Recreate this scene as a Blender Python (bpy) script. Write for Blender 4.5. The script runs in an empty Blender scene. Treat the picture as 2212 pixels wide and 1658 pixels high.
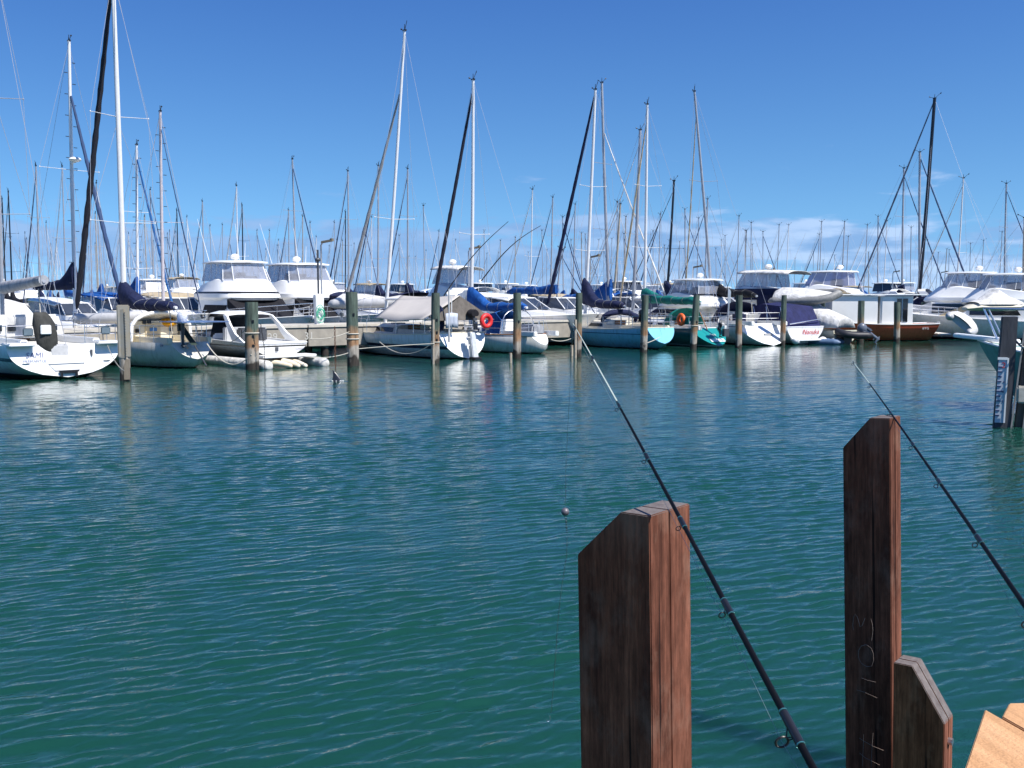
import bpy, bmesh, math, random
from mathutils import Vector, Matrix, noise as mnoise
R = math.radians; PI = math.pi
random.seed(7)
scene = bpy.context.scene
col = scene.collection
FPX, CX, CY, HOR, CAMH = 2144.0, 1106.0, 829.0, 639.0, 2.7   # picture units: 2212 x 1658
PITCH = math.atan((CY - HOR) / FPX)

def ray(px, py):
    x = (px - CX) / FPX; v = (CY - py) / FPX
    cp, sp = math.cos(PITCH), math.sin(PITCH)
    return Vector((x, cp + v * sp, -sp + v * cp))
def P(px, py, Y):
    d = ray(px, py); t = Y / d.y
    return Vector((0, 0, CAMH)) + d * t
def W(px, py, z=0.0):
    d = ray(px, py); t = (z - CAMH) / d.z
    return Vector((0, 0, CAMH)) + d * t

# ---------------------------------------------------------------- materials
MATS = {}
def nodes_of(name):
    m = bpy.data.materials.new(name); m.use_nodes = True
    nt = m.node_tree; b = nt.nodes['Principled BSDF']
    return m, nt, b
def N(nt, t, **kw):
    n = nt.nodes.new(t)
    for k, v in kw.items():
        if k in n.inputs: n.inputs[k].default_value = v
        else: setattr(n, k, v)
    return n
def L(nt, a, b): nt.links.new(a, b)
def rgba(c): return (c[0], c[1], c[2], 1)
def mat(name, c, rough=0.5, metal=0.0, var=0.12, scale=6.0, bump=0.0, stretch=(1, 1, 1), spec=0.5, c2=None, bscale=None):
    if name in MATS: return MATS[name]
    m, nt, b = nodes_of(name)
    tc = N(nt, 'ShaderNodeTexCoord'); mp = N(nt, 'ShaderNodeMapping'); mp.inputs['Scale'].default_value = stretch
    L(nt, tc.outputs['Object'], mp.inputs['Vector'])
    no = N(nt, 'ShaderNodeTexNoise', Scale=scale, Detail=6.0, Roughness=0.62)
    L(nt, mp.outputs['Vector'], no.inputs['Vector'])
    rp = N(nt, 'ShaderNodeMapRange'); rp.inputs['From Min'].default_value = 0.3; rp.inputs['From Max'].default_value = 0.7
    L(nt, no.outputs['Fac'], rp.inputs['Value'])
    mx = N(nt, 'ShaderNodeMix', data_type='RGBA')
    d = c2 or tuple(x * (1 - 2 * var) for x in c)
    mx.inputs[6].default_value = rgba(d); mx.inputs[7].default_value = rgba(c)
    L(nt, rp.outputs[0], mx.inputs[0]); L(nt, mx.outputs[2], b.inputs['Base Color'])
    b.inputs['Roughness'].default_value = rough; b.inputs['Metallic'].default_value = metal
    b.inputs['Specular IOR Level'].default_value = spec
    if bump:
        bn = N(nt, 'ShaderNodeTexNoise', Scale=bscale or scale * 3, Detail=5.0)
        L(nt, mp.outputs['Vector'], bn.inputs['Vector'])
        bp = N(nt, 'ShaderNodeBump', Strength=1.0, Distance=bump)
        L(nt, bn.outputs['Fac'], bp.inputs['Height']); L(nt, bp.outputs['Normal'], b.inputs['Normal'])
    MATS[name] = m; return m

def hull_mat(name, top, boot=None, bottom=(0.02, 0.03, 0.05), zb=0.07, band=None, band_c=(0.02, 0.03, 0.08), dirt=0.10, upper=None, upper_z=9):
    """painted hull: colour bands by height above the waterline, plus grime streaks"""
    if name in MATS: return MATS[name]
    m, nt, b = nodes_of(name)
    tc = N(nt, 'ShaderNodeTexCoord'); sp = N(nt, 'ShaderNodeSeparateXYZ'); L(nt, tc.outputs['Object'], sp.inputs[0])
    mp = N(nt, 'ShaderNodeMapping'); mp.inputs['Scale'].default_value = (5, 5, 0.7); L(nt, tc.outputs['Object'], mp.inputs['Vector'])
    no = N(nt, 'ShaderNodeTexNoise', Scale=1.3, Detail=7.0, Roughness=0.7); L(nt, mp.outputs[0], no.inputs['Vector'])
    cur = N(nt, 'ShaderNodeMix', data_type='RGBA')
    cur.inputs[6].default_value = rgba(top); cur.inputs[7].default_value = rgba(tuple(x * (1 - dirt * 3) * k for x, k in zip(top, (1, .97, .88))))
    mr = N(nt, 'ShaderNodeMapRange'); mr.inputs['From Min'].default_value = 0.47; mr.inputs['From Max'].default_value = 0.72
    L(nt, no.outputs['Fac'], mr.inputs['Value']); L(nt, mr.outputs[0], cur.inputs[0])
    out = cur.outputs[2]
    gz = N(nt, 'ShaderNodeMapRange'); gz.inputs['From Min'].default_value = .42; gz.inputs['From Max'].default_value = .06; L(nt, sp.outputs['Z'], gz.inputs['Value'])
    g2 = N(nt, 'ShaderNodeTexNoise', Scale=2.2, Detail=6.0, Roughness=.7); L(nt, mp.outputs[0], g2.inputs['Vector']); g3 = N(nt, 'ShaderNodeMapRange'); g3.inputs['From Min'].default_value = .35; g3.inputs['From Max'].default_value = .7; L(nt, g2.outputs['Fac'], g3.inputs['Value'])
    gm = N(nt, 'ShaderNodeMath', operation='MULTIPLY'); L(nt, gz.outputs[0], gm.inputs[0]); L(nt, g3.outputs[0], gm.inputs[1]); gk = N(nt, 'ShaderNodeMath', operation='MULTIPLY'); gk.inputs[1].default_value = .55; L(nt, gm.outputs[0], gk.inputs[0])
    gx_ = N(nt, 'ShaderNodeMix', data_type='RGBA'); gx_.inputs[7].default_value = (.16, .15, .09, 1); L(nt, gk.outputs[0], gx_.inputs[0]); L(nt, out, gx_.inputs[6]); out = gx_.outputs[2]   # slime creeping up from the waterline
    def layer(out, lo, hi, colr):
        a = N(nt, 'ShaderNodeMath', operation='GREATER_THAN'); a.inputs[1].default_value = lo; L(nt, sp.outputs['Z'], a.inputs[0])
        c_ = N(nt, 'ShaderNodeMath', operation='LESS_THAN'); c_.inputs[1].default_value = hi; L(nt, sp.outputs['Z'], c_.inputs[0])
        mu = N(nt, 'ShaderNodeMath', operation='MULTIPLY'); L(nt, a.outputs[0], mu.inputs[0]); L(nt, c_.outputs[0], mu.inputs[1])
        mx = N(nt, 'ShaderNodeMix', data_type='RGBA'); L(nt, mu.outputs[0], mx.inputs[0]); L(nt, out, mx.inputs[6]); mx.inputs[7].default_value = rgba(colr)
        return mx.outputs[2]
    if upper: out = layer(out, upper_z, 9, upper)
    if band:
        out = layer(out, band[0], band[1], band_c)
    if boot: out = layer(out, zb, zb + 0.07, boot)
    out = layer(out, -9, zb, bottom)
    L(nt, out, b.inputs['Base Color']); b.inputs['Roughness'].default_value = 0.22
    b.inputs['Coat Weight'].default_value = 0.2
    MATS[name] = m; return m

def clear_mat(name, tint=(0.75, 0.78, 0.85), alpha=0.42):
    if name in MATS: return MATS[name]
    m, nt, b = nodes_of(name)
    tr = N(nt, 'ShaderNodeBsdfTransparent'); tr.inputs[0].default_value = rgba(tint)
    b.inputs['Base Color'].default_value = (0.42, 0.44, 0.5, 1); b.inputs['Roughness'].default_value = 0.12
    tc = N(nt, 'ShaderNodeTexCoord'); no = N(nt, 'ShaderNodeTexNoise', Scale=2.5, Detail=3.0); L(nt, tc.outputs['Object'], no.inputs['Vector'])
    mr = N(nt, 'ShaderNodeMapRange'); mr.inputs['To Min'].default_value = alpha - 0.15; mr.inputs['To Max'].default_value = alpha + 0.15
    L(nt, no.outputs['Fac'], mr.inputs['Value'])
    mx = N(nt, 'ShaderNodeMixShader'); L(nt, mr.outputs[0], mx.inputs[0]); L(nt, tr.outputs[0], mx.inputs[1]); L(nt, b.outputs[0], mx.inputs[2])
    L(nt, mx.outputs[0], nt.nodes['Material Output'].inputs['Surface'])
    MATS[name] = m; return m

WHITE = mat('white_gelcoat', (0.80, 0.80, 0.78), 0.25, var=0.04, scale=1.5)
OFFW = mat('cream_gelcoat', (0.72, 0.66, 0.52), 0.3, var=0.07, scale=2)
GREYG = mat('grey_gelcoat', (0.45, 0.46, 0.47), 0.35, var=0.08, scale=3)
DECKW = mat('deck_paint', (0.70, 0.68, 0.62), 0.6, var=0.08, scale=4, bump=0.002)
GLASS = mat('dark_glass', (0.015, 0.018, 0.024), 0.06, var=0.2, scale=1, spec=0.7)
SMOKE = mat('smoked_glass', (0.05, 0.06, 0.08), 0.08, var=0.2, scale=1, spec=0.7)
CLEAR = clear_mat('clear_vinyl')
CLEARP = clear_mat('purple_vinyl', (0.68, 0.66, 0.86), 0.5)
ALU = mat('aluminium', (0.62, 0.63, 0.65), 0.35, 0.6, var=0.08, scale=9)
MASTW = mat('white_mast_paint', (0.72, 0.72, 0.72), 0.35, var=0.06, scale=5)
MASTG = mat('grey_mast', (0.42, 0.43, 0.46), 0.4, 0.3, var=0.1, scale=5)
MASTT = mat('tan_mast', (0.42, 0.36, 0.28), 0.45, var=0.12, scale=5)
MASTK = mat('black_mast', (0.012, 0.014, 0.02), 0.35, var=0.2, scale=5)
STEEL = mat('stainless_steel', (0.7, 0.7, 0.72), 0.2, 0.9, var=0.05)
WIRE = mat('rigging_wire', (0.45, 0.47, 0.52), 0.35, 0.3, var=0.1)
BLACK = mat('black_plastic', (0.012, 0.012, 0.015), 0.4, var=0.2)
DGREY = mat('dark_grey_plastic', (0.06, 0.065, 0.075), 0.4, var=0.2)
ROPEW = mat('pale_rope', (0.55, 0.52, 0.44), 0.85, var=0.2, scale=40, bump=0.004)
ROPEG = mat('grey_rope', (0.30, 0.30, 0.28), 0.9, var=0.25, scale=40, bump=0.004)
RUST = mat('rusty_chain', (0.14, 0.055, 0.03), 0.8, 0.3, var=0.3, scale=30)
CHAIN = mat('dark_chain', (0.05, 0.05, 0.05), 0.6, 0.5, var=0.3, scale=30)
def cloth(name, c, fold=0.05): return mat(name, c, 0.8, var=0.24, scale=3, bump=fold, bscale=6, stretch=(1, 1, .5), spec=0.25)
NAVY = cloth('navy_canvas', (0.012, 0.018, 0.060)); ROYAL = cloth('royal_blue_canvas', (0.010, 0.09, 0.34))
BLKC = cloth('black_canvas', (0.014, 0.014, 0.018)); TEALC = cloth('teal_canvas', (0.004, 0.17, 0.15))
TANC = cloth('tan_canvas', (0.52, 0.43, 0.29)); WHTC = cloth('white_canvas', (0.74, 0.73, 0.70)); GRYC = cloth('grey_canvas', (0.10, 0.10, 0.09))
TENTC = mat('tent_canvas', (0.50, 0.465, 0.43), 0.85, var=.05, scale=1.2, spec=.2); PURC = cloth('indigo_canvas', (0.020, 0.024, 0.095)); LGRC = cloth('light_grey_canvas', (0.42, 0.43, 0.46))
YEL = cloth('yellow_canvas', (0.75, 0.36, 0.01)); REDP = mat('red_plastic', (0.72, 0.03, 0.03), 0.5, var=0.12); ORGP = mat('orange_plastic', (0.85, 0.13, 0.02), 0.5, var=0.12)
INK = mat('navy_lettering', (0.02, 0.03, 0.12), 0.5); REDI = mat('red_lettering', (0.45, 0.02, 0.02), 0.5); WHI = mat('white_lettering', (0.75, 0.75, 0.72), 0.6)
TEAK = mat('teak', (0.30, 0.13, 0.05), 0.5, var=0.2, scale=5, stretch=(1, 8, 8))

# ---------------------------------------------------------------- mesh builder
class MB:
    def __init__(s): s.v = []; s.f = []; s.m = []; s.cur = 0
    def add(s, vs, fs):
        o = len(s.v); s.v += [tuple(v) for v in vs]
        for f in fs: s.f.append(tuple(i + o for i in f)); s.m.append(s.cur)
        return s
    def box(s, c, d, rz=0, M=None):
        hx, hy, hz = d[0] / 2, d[1] / 2, d[2] / 2
        vs = [Vector((x, y, z)) for z in (-hz, hz) for y in (-hy, hy) for x in (-hx, hx)]
        if rz: rm = Matrix.Rotation(rz, 3, 'Z'); vs = [rm @ v for v in vs]
        if M: vs = [M @ v for v in vs]
        vs = [v + Vector(c) for v in vs]
        return s.add(vs, [(0, 2, 3, 1), (4, 5, 7, 6), (0, 1, 5, 4), (2, 6, 7, 3), (0, 4, 6, 2), (1, 3, 7, 5)])
    def rings(s, rings, cap=True, closed=True):
        n = len(rings[0]); o = len(s.v); fs = []
        for r in rings: s.v += [tuple(p) for p in r]
        for i in range(len(rings) - 1):
            for j in range(n if closed else n - 1):
                a = o + i * n + j; b = o + i * n + (j + 1) % n
                s.f.append((a, b, b + n, a + n)); s.m.append(s.cur)
        if cap and closed:
            s.f.append(tuple(o + j for j in range(n))[::-1]); s.m.append(s.cur)
            e = o + (len(rings) - 1) * n
            s.f.append(tuple(e + j for j in range(n))); s.m.append(s.cur)
        return s
    def tube(s, pts, r, r2=None, n=6, cap=True, flat=1.0):
        pts = [Vector(p) for p in pts]; r2 = r if r2 is None else r2; K = len(pts); rs = []
        up = None
        for i, p in enumerate(pts):
            t = (pts[min(i + 1, K - 1)] - pts[max(i - 1, 0)])
            t = t.normalized() if t.length > 1e-9 else Vector((0, 0, 1))
            if up is None: up = Vector((0, 0, 1)) if abs(t.z) < 0.9 else Vector((0, 1, 0))
            a = t.cross(up).normalized(); b = a.cross(t).normalized(); up = b
            rr = r + (r2 - r) * i / max(1, K - 1)
            rs.append([p + a * (rr * math.cos(2 * PI * k / n)) + b * (rr * flat * math.sin(2 * PI * k / n)) for k in range(n)])
        return s.rings(rs, cap)
    def ball(s, c, r, n=10, m=6):
        r = (r, r, r) if not hasattr(r, '__len__') else r
        rs = [[(c[0] + r[0] * math.cos(2 * PI * k / n) * max(0.02, math.cos(la)), c[1] + r[1] * math.sin(2 * PI * k / n) * max(0.02, math.cos(la)), c[2] + r[2] * math.sin(la)) for k in range(n)] for la in [-PI / 2 + PI * i / m for i in range(m + 1)]]
        return s.rings(rs)
    def torus(s, c, R_, r, axis='x', n=20, m=8, flat=1.0):
        rs = []
        for i in range(n + 1):
            a = 2 * PI * i / n; ring = []
            for k in range(m):
                b = 2 * PI * k / m; rr = R_ + r * math.cos(b); h = r * flat * math.sin(b)
                q = {'x': (h, rr * math.cos(a), rr * math.sin(a)), 'y': (rr * math.cos(a), h, rr * math.sin(a)), 'z': (rr * math.cos(a), rr * math.sin(a), h)}[axis]
                ring.append((c[0] + q[0], c[1] + q[1], c[2] + q[2]))
            rs.append(ring)
        return s.rings(rs, cap=False)
    def prism(s, prof):
        """solid from a side outline [(x, z, half_width)...]"""
        n = len(prof)
        vs = [(p[0], p[2], p[1]) for p in prof] + [(p[0], -p[2], p[1]) for p in prof]
        fs = [tuple(range(n)), tuple(range(2 * n - 1, n - 1, -1))]
        for i in range(n): j = (i + 1) % n; fs.append((i, n + i, n + j, j))
        return s.add(vs, fs)
    def slab(s, poly, off, M=None):
        """thin solid: polygon points + offset vector"""
        n = len(poly); off = Vector(off); a = [Vector(p) for p in poly]; b = [p + off for p in a]
        vs = a + b
        if M: vs = [M @ v for v in vs]
        fs = [tuple(range(n))[::-1], tuple(range(n, 2 * n))]
        for i in range(n): j = (i + 1) % n; fs.append((i, j, n + j, n + i))
        return s.add(vs, fs)
    def build(s, name, mt, parent=None, smooth=False, bevel=0, solid=0, loc=None, sub=0, angle=40):
        me = bpy.data.meshes.new(name); me.from_pydata([tuple(v) for v in s.v], [], s.f)
        ms = mt if isinstance(mt, (list, tuple)) else [mt]
        for m_ in ms: me.materials.append(m_)
        if len(ms) > 1: me.polygons.foreach_set('material_index', s.m)
        bm = bmesh.new(); bm.from_mesh(me); bmesh.ops.recalc_face_normals(bm, faces=bm.faces)
        if bevel:
            ed = [e for e in bm.edges if len(e.link_faces) == 2 and e.calc_face_angle(0) > R(25)]
            bmesh.ops.bevel(bm, geom=ed, offset=bevel, segments=2, affect='EDGES', clamp_overlap=True)
        bm.to_mesh(me); bm.free()
        if smooth or bevel:
            me.polygons.foreach_set('use_smooth', [True] * len(me.polygons))
            try: me.set_sharp_from_angle(angle=R(angle))
            except Exception: pass
        me.update()
        o = bpy.data.objects.new(name, me); col.objects.link(o)
        if solid:
            md = o.modifiers.new('thickness', 'SOLIDIFY'); md.thickness = solid; md.offset = 0
        if sub:
            md = o.modifiers.new('soft', 'SUBSURF'); md.levels = sub; md.render_levels = sub
        if loc: o.location = loc
        if parent: o.parent = parent
        return o

def tag(o, label, cat, group=None, kind=None):
    if label: o['label'] = label
    if cat: o['category'] = cat
    if group: o['group'] = group
    if kind: o['kind'] = kind
    return o
def empty(name, loc, rz=0, label=None, cat=None, group=None):
    o = bpy.data.objects.new(name, None); col.objects.link(o); o.location = loc; o.rotation_euler = (0, 0, rz); o.empty_display_size = 0.3
    return tag(o, label, cat, group)
def copy_tree(o, parent=None):
    c = o.copy(); col.objects.link(c); c.parent = parent
    for ch in list(o.children): copy_tree(ch, c)
    return c
def Mroot(root):
    return Matrix.Translation(root.location) @ root.rotation_euler.to_matrix().to_4x4() @ Matrix.Diagonal(root.scale.to_4d())
def to_local(root, p): return Mroot(root).inverted() @ Vector(p)
def to_world(root, p): return Mroot(root) @ Vector(p)
def text(body, size, mt, parent, M, name='lettering', shear=0.0, depth=0.002, align='CENTER', label=None):
    cu = bpy.data.curves.new('lettering_curve', 'FONT'); cu.body = body; cu.size = size; cu.extrude = depth; cu.shear = shear
    cu.align_x = align; cu.align_y = 'CENTER'; cu.resolution_u = 2
    t = bpy.data.objects.new('tmp_text', cu); col.objects.link(t)
    dg = bpy.context.evaluated_depsgraph_get(); me = bpy.data.meshes.new_from_object(t.evaluated_get(dg))
    bpy.data.objects.remove(t); me.name = name
    me.materials.clear(); me.materials.append(mt)
    o = bpy.data.objects.new(name, me); col.objects.link(o); o.parent = parent; o.matrix_local = M
    if label: o['label'] = label
    return o
def frame(origin, xdir, zdir_up):
    """matrix whose local X runs along xdir, local Y along zdir_up (for lettering)"""
    x = Vector(xdir).normalized(); y = Vector(zdir_up); y = (y - x * y.dot(x)).normalized(); z = x.cross(y)
    M = Matrix((x, y, z)).transposed().to_4x4(); M.translation = Vector(origin); return M
def sag(p0, p1, s, n=10):
    p0 = Vector(p0); p1 = Vector(p1)
    return [p0.lerp(p1, i / n) - Vector((0, 0, 4 * s * (i / n) * (1 - i / n))) for i in range(n + 1)]

# ---------------------------------------------------------------- hulls
class Hull:
    def __init__(s, L, B, s0, sm, s1, k0=0.1, draft=0.45, sw=0.8, rs=0.0, rb=1.0, n=2.3, tm=0.42, bp=2.2, kpow=0.6, flare=1.0):
        s.__dict__.update(L=L, B=B, s0=s0, sm=sm, s1=s1, k0=k0, draft=draft, sw=sw, rs=rs, rb=rb, n=n, tm=tm, bp=bp, kpow=kpow, flare=flare)
    def sheer(s, t):
        # quadratic through (0,s0) (.42,sm) (1,s1)
        a = 0.42
        return s.s0 * (t - a) * (t - 1) / a + s.sm * t * (t - 1) / (a * (a - 1)) + s.s1 * t * (t - a) / (1 - a)
    def hb(s, t):
        if t < s.tm: w = s.sw + (1 - s.sw) * math.sin(PI / 2 * t / s.tm)
        else: w = max(0, 1 - ((t - s.tm) / (1 - s.tm)) ** s.bp)
        return s.B / 2 * w
    def keel(s, t):
        if t < 0.35: return s.k0 + (-s.draft - s.k0) * (t / 0.35) ** s.kpow
        return -s.draft + (s.draft - 0.1) * ((t - 0.35) / 0.65) ** 2
    def pt(s, t, u, side=1):
        k = s.keel(t); h = s.sheer(t); z = k + (h - k) * u
        nn = s.n + (1.25 - s.n) * t ** 2
        g = (1 - (1 - u) ** nn) ** (1 / 1.0) if u < 1 else 1
        g = g ** (0.62 if s.flare == 1 else s.flare)
        zs = (z - 0) ; xs = s.rs * z; xb = s.L - s.rb * (1 - u) ** 1.15
        return Vector((xs * (1 - t) + xb * t, side * s.hb(t) * g, z))
    def build(s, parent, hm, dm, tm_=None, N_=26, M_=9, rail=None, toe=0.05, name='hull'):
        mb = MB(); ts = [i / N_ for i in range(N_ + 1)]
        for side in (1, -1):
            mb.rings([[s.pt(t, j / M_, side) for j in range(M_ + 1)] for t in ts], cap=False, closed=False)
        if tm_ is None:
            pts = [s.pt(0, j / M_, 1) for j in range(M_ + 1)] + [s.pt(0, j / M_, -1) for j in range(M_, 0, -1)]
            mb.add(pts, [tuple(range(len(pts)))])
        o = mb.build(name, hm, parent, smooth=True, angle=50)
        if tm_ is not None:
            tb = MB(); pts = [s.pt(0, j / M_, 1) for j in range(M_ + 1)] + [s.pt(0, j / M_, -1) for j in range(M_, 0, -1)]
            tb.slab(pts, (0.03, 0, 0)); tb.build('transom', tm_, parent)
        db = MB()
        db.rings([[s.pt(t, 1, 1) + Vector((0, -0.03, -toe)), Vector((s.pt(t, 1, 1).x, 0, s.sheer(t) - toe + 0.03)), s.pt(t, 1, -1) + Vector((0, 0.03, -toe))] for t in ts[:-1]], cap=False, closed=False)
        db.build('deck', dm, parent, smooth=True)
        if rail:
            rb = MB()
            for side in (1, -1): rb.tube([s.pt(t, 1, side) for t in ts], 0.028, n=5)
            rb.tube([s.pt(0, 1, 1), s.pt(0, 1, -1)], 0.028, n=5)
            rb.build('toe_rail', rail, parent, smooth=True)
        return o
# ---------------------------------------------------------------- boat pieces (local x forward, y to port, z up from the waterline)
def sail_cover(parent, xm, zb, length, mt, hcol=1.3, th=0.17, droop=0.0, name='sail_cover', fold=0.045, rise=0.0, seed=0, bh=.52):
    mb = MB(); K = 22; rs = []
    for i in range(K + 1):
        s = i / K
        q_ = min(1, max(0, (s - .05) / .30)); h = bh + hcol * (1 - q_) ** 1.1 - bh * .25 * s + 0.03 * math.sin(s * 17 + seed)
        if s > 0.9: h *= 1 - (s - 0.9) * 4
        w = th * (0.75 + 0.5 * math.sin(min(1, s * 1.3) * PI * 0.8)) * (0.6 if s > .93 else 1)
        x = xm + 0.10 - s * (length + 0.10); zc = zb - 0.05 - droop * math.sin(s * PI) + rise * s
        ring = []
        for k in range(12):
            a = 2 * PI * k / 12; nz = mnoise.noise(Vector((x * 2.1, k * .9, seed))) * fold * 1.6
            ring.append((x, (w + nz) * math.cos(a), zc + h * 0.5 + (h * 0.5 + nz) * math.sin(a) - 0.05))
        rs.append(ring)
    mb.rings(rs); o = mb.build(name, mt, parent, smooth=True, angle=70)
    if length > 3.8 or th > .2:
        lb = MB()
        for i in range(9, K, 4):
            c = Vector((0, 0, 0)); [c.__iadd__(Vector(p)) for p in rs[i]]; c /= 12
            lb.tube([Vector(p) + (Vector(p) - c) * .03 for p in rs[i] + rs[i][:1]], .008, n=4)
        lb.build('lashing', ROPEG, o)
    return o

def canopy(parent, x0, x1, w, z0, z1, arch, mt, name='bimini', K=8, sides=0.0, zend=None, wend=None, drop=4, inner=None):
    """arched cloth roof lofted fore-and-aft"""
    mb = MB(); rs = []
    for i in range(K + 1):
        s = i / K; x = x0 + (x1 - x0) * s; z = z0 + (z1 - z0) * s + 0.06 * math.sin(s * PI); ww = w + ((wend or w) - w) * s
        ring = []
        for k in range(13):
            q = -1 + 2 * k / 12
            ring.append((x, ww * math.copysign(min(1, abs(q) * 1.12), q), z - arch * abs(q) ** drop - (sides if abs(q) > 0.95 else 0)))
        rs.append(ring)
    mb.rings(rs, cap=False, closed=False)
    return mb.build(name, mt, parent, smooth=True, solid=0.025, angle=60)

def dodger(parent, x, w, z, h, depth, mt, win=None, open_aft=True, name='spray_hood'):
    """hooped hood: high hoop at x, sloping down forward"""
    mb = MB(); rs = []
    for i in range(9):
        s = i / 8; ang = s * PI * 0.5
        xx = x + depth * math.sin(ang); hh = h * math.cos(ang) ** 0.8 if s < 1 else 0.0; ww = w * (1 - 0.12 * s)
        rs.append([(xx + 0.0, ww * math.cos(PI * k / 12), z + hh * math.sin(PI * k / 12) ** 0.55 if 0 < k < 12 else z) for k in range(13)])
    mb.rings(rs, cap=False, closed=False)
    o = mb.build(name, mt, parent, smooth=True, solid=0.03, angle=60)
    if win:
        wb = MB()
        wb.rings([[(x + depth * (0.25 + .5 * j / 3) , w * (1.01) * 1.0, z + h * (0.25 + 0.0 * j)), (x + depth * (0.25 + .5 * j / 3), w * 1.0, z + h * (0.65 - 0.1 * j))] for j in range(4)], cap=False, closed=False)
        wb.build('side_window', win, o, solid=0.01)
    return o

def rails(parent, H, x0=0.0, aft=True, fwd=True, life=True, h=0.62, r=0.013):
    L_ = H.L
    def sp(t, dz, side, ins=0.06):
        p = H.pt(t, 1, side); return Vector((p.x, p.y - side * ins, p.z + dz))
    if aft:
        mb = MB()
        for dz in (h, h * 0.5):
            pts = [sp(0.16, dz, 1), sp(0.08, dz, 1), sp(0.01, dz, 1), sp(0.01, dz, -1), sp(0.08, dz, -1), sp(0.16, dz, -1)]
            mb.tube(pts, r, n=5)
        for side in (1, -1):
            for t in (0.16, 0.09, 0.012): mb.tube([sp(t, -0.03, side), sp(t, h, side)], r, n=5)
        for yy in (0.4, -0.4):
            a = sp(0.012, 0, 1); mb.tube([Vector((a.x, yy * H.hb(0), a.z - .03)), Vector((a.x, yy * H.hb(0), a.z + h))], r, n=5)
        mb.build('pushpit', STEEL, parent, smooth=True)
    if fwd:
        mb = MB()
        for dz in (h, h * 0.5):
            pts = [sp(0.84, dz, 1), sp(0.92, dz, 1), sp(0.985, dz, 1, 0) + Vector((0.15, 0, 0)), sp(0.985, dz, -1, 0) + Vector((0.15, 0, 0)), sp(0.92, dz, -1), sp(0.84, dz, -1)]
            mb.tube(pts, r, n=5)
        for side in (1, -1):
            for t in (0.84, 0.93): mb.tube([sp(t, -0.03, side), sp(t, h, side)], r, n=5)
        mb.build('pulpit', STEEL, parent, smooth=True)
    if life:
        mb = MB()
        for side in (1, -1):
            tt = [0.16 + 0.68 * i / 6 for i in range(7)]
            for dz in (h, h * 0.5): mb.tube([sp(t, dz, side) for t in tt], 0.006, n=4)
            for t in tt[1:-1]: mb.tube([sp(t, -0.03, side), sp(t, h, side)], 0.011, n=5)
        mb.build('lifeline', STEEL, parent, smooth=True)

def outboard(parent, p, s=1.0, mt=DGREY, tilt=0.0, rz=0, cover=None, name='outboard_motor'):
    """engine on a bracket; local +x of the boat is forward, leg hangs aft"""
    M = Matrix.Translation(Vector(p)) @ Matrix.Rotation(rz, 4, 'Z') @ Matrix.Rotation(tilt, 4, 'Y') @ Matrix.Diagonal((s, s, s, 1))
    def X(pts): return [M @ Vector(q) for q in pts]
    mb = MB()
    rs = []
    for z, a, b in ((0.0, .17, .13), (0.10, .24, .17), (0.28, .26, .18), (0.42, .22, .15), (0.48, .12, .09)):
        rs.append(X([(-0.08 + a * math.cos(2 * PI * k / 12), b * math.sin(2 * PI * k / 12), z) for k in range(12)]))
    mb.rings(rs); cowl = mb.build(name, cover or mt, parent, smooth=True, angle=60)
    lb = MB()
    lb.rings([X([(-0.08 + a * math.cos(2 * PI * k / 8) + dx, b * math.sin(2 * PI * k / 8), z) for k in range(8)]) for z, a, b, dx in ((0.0, .12, .08, 0), (-.45, .09, .05, 0), (-.75, .08, .04, 0), (-.95, .06, .03, .0))])
    lb.rings([X([(-0.36 + x_, r_ * math.cos(2 * PI * k / 8), -0.86 + r_ * math.sin(2 * PI * k / 8)) for k in range(8)]) for x_, r_ in ((0, .03), (.1, .06), (.35, .06), (.45, .01))])
    lb.slab(X([(-.28, -.005, -.66), (-.02, -.005, -.66), (0.02, -.005, -.7), (-.28, -.005, -.7)]), M.to_3x3() @ Vector((0, .01, 0)))
    for k in range(3):
        a = 2 * PI * k / 3
        lb.slab(X([(-.34, 0, -.86), (-.37, .13 * math.cos(a - .3), -.86 + .13 * math.sin(a - .3)), (-.33, .14 * math.cos(a + .3), -.86 + .14 * math.sin(a + .3))]), M.to_3x3() @ Vector((.012, 0, 0)))
    lb.box((0, 0, 0), (0, 0, 0)) if False else None
    lb.build('drive_leg', mt, cowl, smooth=True)
    bb = MB(); bb.slab(X([(0.03, -.12, -.25), (0.12, -.12, -.3), (0.12, -.12, .05), (0.03, -.12, .05)]), M.to_3x3() @ Vector((0, .24, 0))); bb.build('bracket', mt, cowl)
    return cowl

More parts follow.
